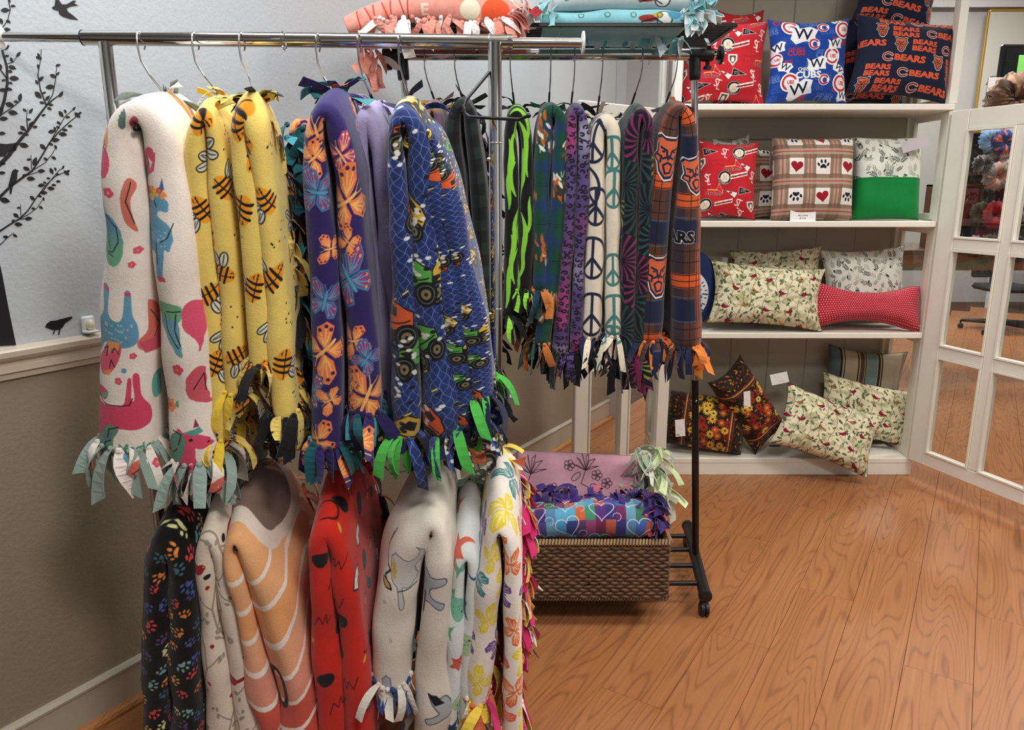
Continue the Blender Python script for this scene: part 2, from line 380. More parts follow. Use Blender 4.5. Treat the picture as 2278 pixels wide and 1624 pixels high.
# planks run parallel to the left wall; each one is a board of its own
PW, PL = .195, 1.28
me = None; cnt = 0
pb = MB().box((0, 0, -.002), (PW-.0012, PL-.0012, .008), None, .0006)
rows = []
for i in range(-14, 42):
    for j in range(-3, 12):
        c = P0 + WN*(i*PW + .1) + WD*((j + (.37*i) % 1)*PL)
        if c.y < 1.0 or c.y > 9.4 or c.x > 6.9: continue
        if (c-P0).dot(WN) < .02: continue
        fw = c.y*CO + HC*SI; u = CX + F*c.x/fw; v = CY + F*(HC*CO - c.y*SI)/fw
        if u < -350 or u > 2750 or v > 2100: continue
        rows.append((c, cnt)); cnt += 1
rows.sort(key=lambda t: t[0].length)
pm = None
for c, k in rows[:290]:
    if pm is None:
        o = pb.obj('plank', WOOD, fl); pm = o.data
    else:
        o = bpy.data.objects.new('plank', pm); COL.objects.link(o); o.parent = fl
    o.location = c; o.rotation_euler = (0, 0, -math.radians(31.8))
rest = MB(); ra = math.radians(31.8)
for c, k in rows[290:]: rest.box(c+Vector((0, 0, -.002)), (PW-.0012, PL-.0012, .008), (WN, WD, Vector((0, 0, 1))), .0006)
if rest.v: rest.obj('far_plank', WOOD, fl)['kind'] = 'stuff'
mshoe = wood('oak_shoe', (205, 146, 86), (178, 116, 62), (120, 72, 38))
profile_run('trim_2', [(.016, 0.002), (.040, 0.002), (.040, .012), (.034, .020), (.026, .024), (.016, .026)], -5.2, 3.6, mshoe)

# ------------------------------------------------------------ wall decals (flat vinyl on the left wall)
def decal(name, polys, parent=None, off=.0015, loc=None, m=None):
    b = MB()
    for p in polys:
        n = len(p); vs = [atwall(u, v, off) for u, v in p]+[atwall(u, v, .0004) for u, v in p]
        b.add(vs, [tuple(range(n)), tuple(range(n, 2*n))[::-1]]+[(i, i+n, (i+1) % n+n, (i+1) % n) for i in range(n)])
    return b.obj(name, m or DECAL, parent, loc=loc)
def branch_poly(pts, w0, w1):
    n = len(pts); L = []; Rr = []
    for i, (x, y) in enumerate(pts):
        a = pts[max(i-1, 0)]; c = pts[min(i+1, n-1)]; dx, dy = c[0]-a[0], c[1]-a[1]; l = math.hypot(dx, dy) or 1
        wd = (w0+(w1-w0)*i/(n-1))/2; L.append((x-dy/l*wd, y+dx/l*wd)); Rr.append((x+dy/l*wd, y-dx/l*wd))
    return [(L[i], L[i+1], Rr[i+1], Rr[i]) for i in range(n-1)]
def q(x, y): return (x/2.9, y/2.9)                    # enlarged reading of the picture
BRX = [(-150, 1560), (-150, 1420), (-150, 1330), (-150, 900), (-150, 860)]
tree = thing('tree_decal', atwall(10, 760), 'black tree wall sticker with leafy branches above the chair rail', 'wall sticker')
decal('trunk', [[(-80, 470), (-20, 490), (-6, 560), (5, 610), (18, 680), (36, 768), (-40, 772), (-120, 790), (-100, 700), (-90, 580)]], tree)
BR = [([(0, 1490), (60, 1450), (120, 1415), (180, 1360), (235, 1275), (300, 1190), (360, 1135), (440, 1100)], 14, 4),
      ([(235, 1275), (280, 1230), (345, 1140), (385, 1095), (410, 1080)], 6, 3),
      ([(120, 1415), (180, 1385), (240, 1340), (280, 1280)], 5, 3), ([(135, 1390), (133, 1315)], 5, 3), ([(120, 1415), (205, 1405)], 5, 3),
      ([(0, 1270), (70, 1200), (140, 1150), (210, 1100), (262, 1020), (320, 920), (380, 850), (450, 785), (525, 725)], 22, 4),
      ([(320, 920), (375, 830), (420, 750), (480, 700)], 7, 3), ([(210, 1100), (290, 1050), (340, 990), (362, 945)], 5, 3), ([(205, 1090), (200, 1000)], 5, 3), ([(150, 1140), (270, 1100)], 5, 3),
      ([(0, 1060), (60, 1000), (125, 910), (190, 830), (240, 760), (300, 680), (345, 640), (395, 605)], 36, 5),
      ([(300, 680), (262, 580), (245, 480), (262, 390), (268, 315)], 9, 3), ([(300, 680), (340, 610), (358, 520), (368, 415)], 8, 3),
      ([(180, 830), (172, 760), (178, 705)], 8, 3),
      ([(0, 740), (30, 640), (48, 540), (45, 430), (15, 320)], 30, 12), ([(0, 745), (70, 700), (120, 660), (142, 640)], 10, 4),
      ([(48, 510), (20, 470), (0, 445)], 8, 4), ([(50, 410), (85, 400), (112, 360)], 5, 3),
      ([(0, 1580), (40, 1540), (90, 1500)], 8, 3), ([(15, 180), (50, 130), (68, 60), (55, 0)], 6, 5)]
for pts, a, b_ in [(([(-160, pts[0][1]+130), (-80, pts[0][1]+60)] if pts[0][0] == 0 and pts[0][1] > 600 else [])+pts, a, b_) for pts, a, b_ in BR]+[([(-170, 1720), (-150, 1400), (-150, 1000), (-110, 700), (-60, 420), (-30, 200), (-20, 0)], 90, 16)]: decal('branch', branch_poly([q(*p) for p in pts], a/2.9, b_/2.9), tree)
LV = [(35, 65, 60, 0), (85, 38, 34, 0), (55, 138, 36, 30), (45, 190, 50, 0), (8, 135, 45, 60), (62, 5, 24, 50), (120, 350, 44, -50), (75, 385, 34, 60), (45, 360, 30, 0), (80, 435, 55, 20), (65, 460, 36, 15), (92, 505, 66, 5),
      (25, 517, 30, -10), (68, 535, 30, 20), (60, 575, 44, 10), (20, 580, 50, 0), (5, 430, 40, 70), (45, 305, 44, -40), (130, 625, 52, -75), (105, 655, 34, 10), (65, 675, 64, 20), (85, 727, 66, 10), (25, 765, 58, 0), (15, 860, 46, 0), (10, 705, 40, 50),
      (160, 710, 30, 40), (200, 715, 42, -55), (185, 770, 30, 0), (150, 828, 50, 40), (135, 857, 40, 0), (228, 818, 34, 0), (200, 800, 44, -50), (155, 937, 66, 15), (98, 965, 28, -40), (175, 870, 26, 0), (20, 1055, 36, 0), (15, 1115, 44, 0),
      (252, 372, 44, 20), (250, 355, 30, 60), (248, 428, 34, 70), (265, 508, 46, -40), (238, 530, 34, 60), (247, 612, 62, 45), (285, 598, 28, -10), (307, 632, 44, -50), (272, 662, 34, 20), (325, 560, 62, -5), (345, 490, 48, 25), (374, 475, 32, -50), (376, 420, 34, -10), (395, 607, 46, -55), (328, 675, 36, 10), (320, 700, 34, 30), (282, 742, 30, -10),
      (395, 735, 50, 50), (422, 718, 30, 60), (478, 700, 30, -50), (438, 755, 32, 0), (500, 742, 50, 40), (515, 730, 30, -40), (380, 792, 32, 30), (335, 848, 50, -5), (375, 820, 28, 20), (453, 812, 32, 5), (420, 838, 36, 10), (407, 865, 56, 10), (355, 830, 30, 60), (360, 903, 54, -5), (330, 930, 32, 20), (278, 947, 52, 40), (360, 948, 32, 60), (295, 1025, 32, 30), (348, 1018, 36, 30), (187, 1028, 30, 0), (225, 1040, 60, -70), (172, 1088, 50, 25), (268, 1103, 50, 0), (200, 1152, 58, 5), (155, 1130, 30, -30),
      (333, 1103, 46, 60), (358, 1090, 26, 60), (408, 1078, 28, -60), (370, 1123, 28, 0), (430, 1115, 46, 40), (440, 1105, 30, -30), (268, 1195, 48, -5), (313, 1150, 26, 20), (290, 1178, 26, 20), (377, 1170, 32, 5), (348, 1193, 32, 5), (330, 1215, 50, 10), (285, 1243, 46, 0), (258, 1265, 30, 20), (210, 1278, 44, 40), (282, 1283, 26, 70), (216, 1345, 30, 20), (265, 1338, 32, 30), (122, 1340, 26, 0), (105, 1390, 46, 35), (85, 1422, 26, -30), (185, 1410, 50, -5), (120, 1447, 54, 5), (32, 1292, 70, 15), (38, 1528, 38, 5), (98, 1520, 34, 30)]
def leafpoly(cx, cy, L, a):
    a = math.radians(a); c, s = math.cos(a), math.sin(a)
    pr = [(-.5, 0), (-.28, .19), (-.02, .26), (.25, .17), (.5, 0), (.25, -.17), (-.02, -.26), (-.28, -.19)]
    return [(cx+(x*c-y*s)*L, cy+(x*s+y*c)*L) for x, y in pr]
for (x, y, L, a) in LV: decal('leaf', [leafpoly(x/2.9, y/2.9, L/2.9, a)], tree)
def bird(label, pts, extra=(), loc=None):
    o = decal('bird_decal', [pts]+list(extra), None, loc=atwall(*pts[0])); tag(o, label, 'wall sticker'); return o
bird('black swallow wall sticker with a forked tail, above the chrome rail', [q(*p) for p in [(335, 48), (352, 36), (358, 0), (352, -12), (372, -12), (400, 28), (430, 28), (470, 4), (492, 4), (478, 22), (505, 34), (452, 42), (430, 56), (440, 76), (470, 98), (505, 128), (455, 122), (410, 108), (385, 92), (378, 68), (350, 62)]])
bird('black songbird wall sticker standing on the chair rail', [(100, 728), (104, 720), (112, 714), (124, 713), (142, 708), (160, 704), (161, 708), (144, 720), (140, 728), (130, 734), (116, 734), (106, 730)],
     [[(122, 732), (124, 732), (121, 741), (118, 744), (117, 743)], [(132, 731), (135, 731), (132, 745), (129, 745)]])
bird('small black bird wall sticker perched on the lower branch', [q(*p) for p in [(122, 1100), (112, 1097), (100, 1090), (85, 1096), (76, 1110), (66, 1150), (54, 1195), (64, 1212), (62, 1250), (74, 1250), (82, 1205), (98, 1180), (112, 1150), (112, 1115)]])
bird('large dark bird wall sticker cut off at the left edge', [q(*p) for p in [(-60, 905), (0, 925), (40, 930), (95, 922), (112, 915), (100, 940), (100, 960), (85, 972), (50, 985), (30, 1010), (-60, 1010)]])
bird('black raised wing sticker on the wall behind the white unicorn blanket', [q(*p) for p in [(1055, 645), (1058, 600), (1052, 540), (1066, 590), (1068, 550), (1078, 595), (1086, 565), (1090, 605), (1108, 630), (1112, 685), (1090, 690), (1062, 670)]])
# night light stuck on the wall by the rail
nl = thing('night_light', atwall(195, 738), 'small white night light plugged in above the chair rail', 'night light')
ax = (WD, WN, Vector((0, 0, 1)))
c0 = atwall(196, 722, .006)
MB().box(c0, (.034, .012, .046), ax, .004).obj('plate', WHITEPL, nl)
MB().ball(c0+WN*.012, .011, 12, 8, (1, 1, 1.4)).obj('lens', mat('night_light_lens', (238, 228, 200), .25), nl, True)
MB().box(atwall(202, 737, .02), (.032, .03, .006), ax, .002).obj('tray', WHITEPL, nl)

# ------------------------------------------------------------ display cabinet
CY0 = 3.83; CXL, CXR = .80, 2.135; CD = .42
def zat(v, Y, u=1800): return at(u, v, Y).z
Z0 = zat(1018, CY0); Z1 = zat(740, CY0); Z2 = zat(492, CY0); Z3 = zat(231, CY0); ZT = 2.55
cab = thing('display_cabinet', ((CXL+CXR)/2, CY0, 0), 'tall cream wooden display cabinet with open glazed doors and pillows on its shelves', 'cabinet')
def cbox(name, x0, x1, y0, y1, z0, z1, parent=cab, m=CREAM, bev=.003):
    return MB().box(((x0+x1)/2, (y0+y1)/2, (z0+z1)/2), (x1-x0, y1-y0, z1-z0), None, bev).obj(name, m, parent)
cbox('base', CXL-.02, CXR+.01, CY0-.005, CY0+CD, 0, Z0-.028)
for z, a, b_ in ((Z0, CXL-.02, CXR+.01), (Z1, CXL, CXR-.02), (Z2, CXL, CXR-.02), (Z3, CXL, CXR+.0)):
    cbox('shelf', a, b_, CY0-.008, CY0+CD-.02, z-.03, z, bev=.004)
nb = 6
for i in range(nb):
    x0 = CXL+.02+(CXR-CXL-.04)*i/nb; x1 = CXL+.02+(CXR-CXL-.04)*(i+1)/nb
    cbox('back_board', x0+.0015, x1-.0015, CY0+CD-.018, CY0+CD, 0.03, ZT, m=CREAM_SHADE, bev=.003)
cbox('back_rail', CXL+.02, CXR-.02, CY0+CD-.034, CY0+CD-.019, Z3-.14, Z3-.03, m=CREAM_SHADE)
cbox('top', CXL-.03, CXR+.03, CY0-.02, CY0+CD+.01, ZT, ZT+.05)
cbox('post', CXL-.02, CXL+.018, CY0+.002, CY0+.05, Z0, ZT); cbox('post', CXR-.028, CXR+.012, CY0+.002, CY0+.04, Z3, ZT)
cbox('post', CXL-.02, CXL+.02, CY0+CD-.05, CY0+CD, Z0, ZT); cbox('post', CXR-.03, CXR+.01, CY0+CD-.05, CY0+CD-.001, Z0, ZT)
cbox('post', CXR-.02, CXR+.01, CY0+.002, CY0+.045, Z0, Z3-.03)
for x in (CXL-.008, CXR-.004):
    for (za, zb) in ((Z0, Z1-.03), (Z1, Z2-.03), (Z2, Z3-.03), (Z3, ZT)):
        f = cbox('side_frame', x-.010, x+.010, CY0+.05, CY0+.085, za+.001, zb-.001)
        MB().box((x, CY0+CD-.07, (za+zb)/2), (.02, .035, zb-za-.002)).box((x, CY0+CD/2, za+.018), (.018, CD-.18, .035)).box((x, CY0+CD/2, zb-.018), (.018, CD-.18, .033)).obj('side_stile', CREAM, f)
        mobj('pane', [(x, CY0+.08, za+.03), (x, CY0+CD-.085, za+.03), (x, CY0+CD-.085, zb-.03), (x, CY0+.08, zb-.03)], [(0, 1, 2, 3)], GLASS, f)
def door(p0, d, W, z0, z1, rows_, stile=.09, rail_t=.085, rail_b=.075, mun=.05, label=None):
    d = Vector(d).normalized(); n = Vector((-d.y, d.x, 0)); Z = Vector((0, 0, 1)); ax = (d, n, Z); T = .024; p0 = Vector(p0)
    e = bpy.data.objects.new('door', None); COL.objects.link(e); e.parent = cab; e.location = (0, 0, 0)
    if label: e['label'] = label
    def bx(nm, s0, s1, za, zb, th=T, off=0, bev=.004): return MB().box(p0+d*((s0+s1)/2)+n*off+Z*((za+zb)/2), (s1-s0, th, zb-za), ax, bev).obj(nm, CREAM, e)
    bx('stile', 0, stile, z0, z1); bx('stile', W-stile, W, z0, z1)
    bx('rail', stile+.0005, W-stile-.0005, z0, z0+rail_b); bx('rail', stile+.0005, W-stile-.0005, z1-rail_t, z1)
    c = W/2; bx('muntin', c-mun/2, c+mun/2, z0+rail_b+.0005, z1-rail_t-.0005)
    za, zb = z0+rail_b, z1-rail_t; hh = (zb-za)/rows_
    for i in range(rows_):
        for (s0, s1) in ((stile, c-mun/2), (c+mun/2, W-stile)):
            a0 = za+i*hh+(mun/2 if i else 0); a1 = za+(i+1)*hh-(mun/2 if i < rows_-1 else 0)
            q0, q1 = p0+d*s0, p0+d*s1
            mobj('pane', [q0+Z*a0, q1+Z*a0, q1+Z*a1, q0+Z*a1], [(0, 1, 2, 3)], GLASS, e)
            if i: bx('muntin', s0+.0005, s1-.0005, za+i*hh-mun/2, za+i*hh+mun/2)
            b = MB()                                  # glazing bead round each pane
            g = .009
            for (u0, u1, w0, w1) in ((s0, s0+g, a0, a1), (s1-g, s1, a0, a1), (s0+g, s1-g, a0, a0+g), (s0+g, s1-g, a1-g, a1)):
                b.box(p0+d*((u0+u1)/2)+Z*((w0+w1)/2), (u1-u0, .036, w1-w0), ax)
            o = b.obj('bead', CREAM, e); o['kind'] = 'stuff'
    return e
door((2.122, CY0-.02, 0), (.33, -.945, 0), .745, Z0-.0, Z3-.035, 3, .10, .09, .07, .055)
door((CXL+.012, CY0-.02, 0), (-.755, -.656, 0), .70, Z0, Z3-.035, 3)
# ------------------------------------------------------------ sweep: thick folded fleece along a path at front depth Yf
def catmull(P, n):
    P = np.array(P, float); m = len(P); out = []
    for i in range(m-1):
        p0, p1, p2, p3 = P[max(i-1, 0)], P[i], P[i+1], P[min(i+2, m-1)]
        for t in np.linspace(0, 1, n, endpoint=False):
            out.append(.5*((2*p1)+(-p0+p2)*t+(2*p0-5*p1+4*p2-p3)*t*t+(-p0+3*p1-3*p2+p3)*t**3))
    out.append(P[-1]); return np.array(out)
class Fold:
    CW = .6
    def __init__(s, stations, Yf, W, rise=.04, seed=0, wr=.004, n=7):
        s.Yf, s.W, s.rise, s.seed, s.wr = Yf, W, rise, seed, wr
        px = catmull(stations, n); s.px = px; pw = []
        for u, v, h in px:
            p = at(u, v, Yf); m = (at(u+h, v, Yf)-p).length; pw.append((p.x, p.z, m))
        s.c = np.array(pw); d = np.hypot(*(np.diff(s.c[:, :2], axis=0).T)); s.s = np.concatenate([[0], np.cumsum(d)]); s.L = s.s[-1]
        s.apex = int(np.argmax(s.c[:, 1])); g = np.gradient(s.c[:, :2], axis=0); s.t = g/np.hypot(g[:, 0], g[:, 1])[:, None]
    def P(s, u, v, leg='L'):                          # picture point on the front fold -> print coordinates
        a = range(0, s.apex+1) if leg == 'L' else range(s.apex, len(s.px))
        i = min(a, key=lambda k: abs(s.px[k, 1]-v)); x = (u-s.px[i, 0])/s.px[i, 2]; x = max(-1.6, min(1.6, x))
        m = s.c[i, 2]; c = m*math.asin(x) if abs(x) < 1 else m*(pi/2*(1 if x > 0 else -1)+(x-(1 if x > 0 else -1)))
        dv = (s.px[i, 1]-v)*m/s.px[i, 2]
        return (s.CW/2+(c if leg == 'L' else -c), s.s[i]+(dv if leg == 'L' else -dv))
    def ringpts(s, i):
        x, z, t = s.c[i]; T = s.t[i]; N = (T[1], -T[0]); W = max(s.W, 2.2*t); out = []
        k = []                                        # (offset along N, y, c)
        for a in np.linspace(0, pi/2, 6): k.append((t*math.sin(a), t*(1-math.cos(a)), t*a))
        L = W-2*t
        for j in range(1, 5): k.append((t*(1-.06*math.sin(pi*j/5)), t+L*j/5, t*pi/2+L*j/5))
        for a in np.linspace(0, pi/2, 4): k.append((t*math.cos(a), W-t+t*math.sin(a)*.6, t*pi/2+L+t*a))
        full = [(-a, y, -c) for a, y, c in k[::-1]][:-1]+k
        apz = s.c[s.apex, 1]; wt = 1-.5*min(1, max(0, (apz-z)/.5))
        for (a, y, c) in full[:]:
            yy = (y-s.W/2)/(s.W/2); dz = s.rise*(1-yy*yy)*wt
            nn = noise.noise(Vector((s.s[i]*9+s.seed*7.1, c*9, s.seed*3.3)))*s.wr*1.6+noise.noise(Vector((s.s[i]*3.2, c*26, s.seed*5.7+9)))*s.wr
            a2 = a*(1+nn/max(t, .02)); y2 = y-nn*(1 if y < t else .2)
            out.append((x+N[0]*a2, s.Yf+y2, z+N[1]*a2+dz, c))
        return out
    def mesh(s, name, m, parent):
        n = len(s.c); rg = [s.ringpts(i) for i in range(n)]; k = len(rg[0]); vs = [p[:3] for r in rg for p in r]; fs = []; uv = []
        def U(i, j): return ((rg[i][j][3]+s.CW/2)/s.CW, s.s[i]/s.L)
        for i in range(n-1):
            for j in range(k-1):
                fs.append((i*k+j, i*k+j+1, (i+1)*k+j+1, (i+1)*k+j)); uv += [U(i, j), U(i, j+1), U(i+1, j+1), U(i+1, j)]
        # caps, slightly inset so the hem reads as cloth
        for i, sg in ((0, 1), (n-1, -1)):
            c = np.mean([p[:3] for p in rg[i]], 0); T = s.t[i]; ci = len(vs); vs.append((c[0]+sg*T[0]*.01, c[1], c[2]+sg*T[1]*.01))
            for j in range(k-1):
                f = (i*k+j+1, i*k+j, ci) if sg > 0 else (i*k+j, i*k+j+1, ci)
                fs.append(f); uv += [U(i, j)]*3
        s.rg = rg
        return mobj(name, vs, fs, m, parent, uv, True)
# fringe ribbons: a knot and a hanging strip
def strip_mesh(m, L, wd, out, curl, seed, knot=True):
    rr = random.Random(seed); b = MB(); n = 6; vs = []; uv = []; ph = rr.uniform(-1.6, 1.6); tw = rr.uniform(-2.0, 2.0); ox, oy = rr.random(), rr.random()
    for i in range(n+1):
        t = i/n; y = out*(t**.7)*(1-.35*t)+curl*math.sin(t*pi); z = .004-L*(.25*t+.75*t**1.25); a = tw*t*.7; x0 = ph*.02*t
        w_ = wd*(.5+.5*min(1, t*4)); cx, cy = math.cos(a), math.sin(a); cut = rr.uniform(-.011, .011) if i == n else 0
        for (sx, o, zc) in ((-.5, 0, cut), (.5, 0, -cut), (.5, .0022, -cut), (-.5, .0022, cut)):
            vs.append((x0+sx*w_*cx, y+sx*w_*cy+o, z+zc))
    fs = []
    for i in range(n):
        for k in range(4): fs.append((i*4+k, i*4+(k+1) % 4, i*4+4+(k+1) % 4, i*4+4+k))
    fs += [(3, 2, 1, 0), (n*4, n*4+1, n*4+2, n*4+3)]
    b.add(vs, fs)
    if knot: b.ball((0, .002, .003), wd*.30, 6, 4, (1, .8, .9))
    o = b; me = bpy.data.meshes.new('fringe_strip'); me.from_pydata(o.v, [], o.f)
    l = me.uv_layers.new(name='uv'); d = np.zeros((len(me.loops), 2), np.float32)
    for li, lp in enumerate(me.loops): p = me.vertices[lp.vertex_index].co; d[li] = (ox+p.x/.6, oy+p.z/1.6)
    l.data.foreach_set('uv', d.ravel()); me.materials.append(m); return me
class Fringe:
    def __init__(s, mats, wd=.022, L=.085, seed=0, out=.03):
        s.r = random.Random(seed+99); s.v = []
        for m in mats:
            s.v.append([strip_mesh(m, L*s.r.uniform(.7, 1.2), wd*s.r.uniform(.8, 1.25), out*s.r.uniform(-.2, 1.3), s.r.uniform(-.012, .02), seed*50+k) for k in range(6)])
    def put(s, parent, p, dirxy, tilt=0, which=None, sc=1, roll=0):
        k = which if which is not None else s.r.randrange(len(s.v)); me = s.r.choice(s.v[k])
        o = bpy.data.objects.new('fringe_strip', me); COL.objects.link(o); o.parent = parent
        o.location = Vector(p)-rootloc(parent); a = math.atan2(-dirxy[0], dirxy[1])
        o.rotation_euler = (tilt, roll+s.r.uniform(-.15, .15), a+s.r.uniform(-.7, .7)); o.scale = (sc*s.r.uniform(.9, 1.1),)*3; return o
def hem_fringe(f, parent, fr, end, sides=True, dens=.0125, pat=None):
    i = 0 if end == 0 else len(f.c)-1; ring = f.rg[i]; m = len(ring); last = None; k = 0
    cx = np.mean([p[0] for p in ring])
    for layer in (0, 1):
        last = None
        for j, p in enumerate(ring):
            if last is not None and math.dist(p[:3], last) < dens*(1 if layer == 0 else 1.3): continue
            y = p[1]-f.Yf
            if not sides and y > .05: continue
            if y > f.W*.75 and layer: continue
            last = p[:3]; dx = (p[0]-cx)/(f.c[i, 2]+1e-6); dy = -1 if y < f.c[i, 2]*.9 else 0
            t = R.uniform(-.15, .45)-(.1 if layer else 0)
            fr.put(parent, (p[0], p[1]+.012*layer, p[2]+.006+.01*layer), (dx*1.2, dy if dy else .01), t, None if pat is None else pat[k % len(pat)], 1 if layer == 0 else .85, R.uniform(-.2, .2)); k += 1
def back_fringe(f, parent, fr, leg, n=10, v0=0.06, v1=1, spread=1.0, pat=None, sc=1.0):
    a = list(range(0, f.apex)) if leg == 'L' else list(range(f.apex, len(f.c)))
    if leg == 'L': a = a[::-1]
    L = abs(f.s[a[-1]]-f.s[a[0]])
    for k in range(n):
        t = v0+(v1-v0)*k/max(1, n-1); i = min(a, key=lambda q_: abs(abs(f.s[q_]-f.s[a[0]])-t*L)); x, z, th = f.c[i]
        sx = -1 if leg == 'L' else 1
        for rep in (0, 1):
            fr.put(parent, (x+sx*th*R.uniform(.3, .9), f.Yf+f.W-.02-R.uniform(0, .03), z+R.uniform(-.01, .02)+f.rise*.2), (sx*spread, R.uniform(-.5, .2)), R.uniform(-.1, .6), None if pat is None else pat[(k+rep) % len(pat)], sc, R.uniform(-.2, .2))
def top_fringe(f, parent, fr, n=7, sc=.7, pat=None, y=.42):
    x, z, th = f.c[f.apex]
    for k in range(n):
        a = -1+2*k/(n-1); yy = f.W*(y+.2*R.random()); q_ = (yy-f.W/2)/(f.W/2)
        fr.put(parent, (x+a*th*1.6, f.Yf+yy, z+th*.75+f.rise*(1-q_*q_)-abs(a)*.02), (a*1.5, -.35), R.uniform(.9, 2.0), None if pat is None else pat[k % len(pat)], sc, R.uniform(-.8, .8))

# ------------------------------------------------------------ racks
YR = 1.86
rk = thing('garment_rack', (at(700, 90, YR).x, YR, 0), 'chrome double rail garment rack in front with white end discs', 'clothes rack')
pL, pR = at(184, 84, YR), at(1140, 94, YR+.03); RT = .0165
rod1 = MB().tube([pL, pR], RT, 32).obj('top_rail', CHROME, rk, True)
dr = (pR-pL).normalized()
MB().lathe(pL-dr*.001, dr, [(RT+.0004, 0), (RT+.0008, .003)], 32).obj('rail_collar', BLACKPL, rod1)
MB().lathe(pR-dr*.012, dr, [(RT+.0006, 0), (RT+.0012, .004), (RT+.0012, .012)], 32).obj('rail_collar', CHROME, rod1, True)
e1 = at(-2, 82, YR-.006); e2 = at(1296, 95.5, YR+.035)
MB().tube([e1, pL+dr*.1], .0105, 24).obj('extension_rail', CHROME, rk, True); MB().tube([pR-dr*.1, e2], .0105, 24).obj('extension_rail', CHROME, rk, True)
for e in (e1, e2): MB().lathe(e-dr*.002, dr, [(.022, 0), (.026, .001), (.026, .005), (.022, .006)], 28).obj('end_disc', WHITEPL, rk, True)
ZL = at(1000, 992, YR).z
for i, (u, v) in enumerate(((234, 96), (1101, 104))):
    p = at(u, v, YR); p.z = pL.z-.01
    MB().tube([p, (p.x, p.y, .09)], .0155, 28).obj('post', CHROME, rk, True)
    MB().lathe((p.x, p.y, p.z-.225), (0, 0, 1), [(.0155, 0), (.0162, .001), (.0162, .003), (.0155, .004)], 28).lathe((p.x, p.y, p.z-.62), (0, 0, 1), [(.0155, 0), (.0162, .001), (.0162, .003), (.0155, .004)], 28).obj('post_joint', CHROME, rk, True)
    for dz in (-.26, -.63, -.86): MB().lathe((p.x-.012, p.y-.008, p.z+dz), (-1, -.3, 0), [(.0045, 0), (.0055, .004), (.0035, .008)], 12).obj('push_button', CHROME, rk, True)
    foot = MB().tube([(p.x, p.y-.26, .075), (p.x, p.y+.26, .075)], .014, 20).obj('foot', CHROME, rk, True)
    for sy in (-1, 1): MB().lathe((p.x-.012, p.y+sy*.24, .03), (1, 0, 0), [(.02, 0), (.028, .004), (.028, .02), (.02, .024)], 20).tube([(p.x, p.y+sy*.24, .075), (p.x, p.y+sy*.24, .035)], .006, 8).obj('caster', BLACKPL, foot, True)
    if i == 0: pa = p
    else: pb_ = p
MB().tube([(pa.x, YR, ZL), (pb_.x, YR, ZL)], .0125, 24).obj('lower_rail', CHROME, rk, True)
MB().tube([(pa.x, YR, .1), (pb_.x, YR, .1)], .012, 20).obj('brace', CHROME, rk, True)

def hanger(u, v, Yr, rodr, bx, bz, Yf, W, label, railz=None, group=None, black=.6):
    top = at(u, v, Yr); zc = railz if railz is not None else top.z; x = top.x
    t = thing('clothes_hanger', (x, Yr, zc), label, 'hanger', group)
    r = rodr+.004; pts = []
    for a in np.linspace(-.35*pi, 1.0*pi, 12): pts.append((x+.0, Yr-r*math.cos(a)*1.0, zc+r*math.sin(a)))
    # hook comes over the rail and down at the front, then the neck
    n0 = Vector((x, Yr-.0, zc-r*1.9)); hook = [Vector(p) for p in pts]
    hook = [Vector((x, Yr+r*math.cos(a), zc+r*math.sin(a))) for a in np.linspace(-.3*pi, 1.0*pi, 12)]
    nk = Vector((x+(bx-x)*.15, Yr-.004, zc-.075))
    MB().tube(hook+[Vector((x, Yr-r, zc-.02)), Vector((x, Yr-r*.6, zc-.045)), nk], .0022, 8).obj('hook', STEEL, t, True)
    yb = Yf+W+.006; mid = nk+(Vector((bx, yb, bz+.012))-nk)*.3
    MB().tube([nk, mid], .0024, 8).obj('neck', STEEL, t, True)
    MB().tube([mid, Vector((bx, yb-.004, bz+.016)), Vector((bx, yb+.006, bz+.006)), Vector((bx, yb, bz)), Vector((bx, Yf+.012, bz))], .0036, 10).obj('bar', BLACKMT, t, True)
    MB().ball((bx, Yf+.010, bz), .006, 10, 6).obj('tip', BLACKPL, t, True)
    return t

def blanket(label, st_, Yf, W, paint, back, hook, rise=.04, wr=.004, ppm=700, fr=None, hems=('LR', None), backs=None, tops=6, extra=(), seed=0, rodr=.0165, Yr=YR, railz=None, hlabel='', bump=.3, frw=.022, frl=.085, pat=None, res=7, fringe_cols=(), topy=.42):
    f = Fold(st_, Yf, W, rise, seed, wr, res); ax = f.c[f.apex]
    t = thing('folded_blanket', (ax[0], Yf+W/2, min(f.c[:, 1])), label, 'blanket')
    cv = Cv(Fold.CW, f.L, ppm, (255, 255, 255)); paint(cv, f); m = fleece('fleece_print', cv.image('print'), bump=bump)
    f.mesh('fleece', m, t)
    fb = fleece('fleece_backing', tuple(back)); mats = [m, fb]+[fleece('fleece_backing', tuple(c)) for c in fringe_cols]
    F_ = Fringe(mats, frw, frl, seed)
    if 'L' in hems[0]: hem_fringe(f, t, F_, 0, pat=pat)
    if 'R' in hems[0]: hem_fringe(f, t, F_, 1, pat=pat)
    for (leg, n, a, b_, sp) in (backs or ()): back_fringe(f, t, F_, leg, n, a, b_, sp, pat)
    if tops: top_fringe(f, t, F_, tops, pat=pat, y=topy)
    fs = [f]
    for e in extra:
        g = Fold(e, Yf+.012, W*.9, rise*.6, seed+13, wr, res); g.CW = Fold.CW; g.mesh('fleece_fold', m, t); fs.append(g)
        hem_fringe(g, t, F_, 1, pat=pat)
    if hook:
        x = ax[0]; z = ax[1]-ax[2]*1.0
        hanger(hook[0], hook[1], Yr, rodr, x, z, Yf, W, hlabel, railz)
    return t, f, F_
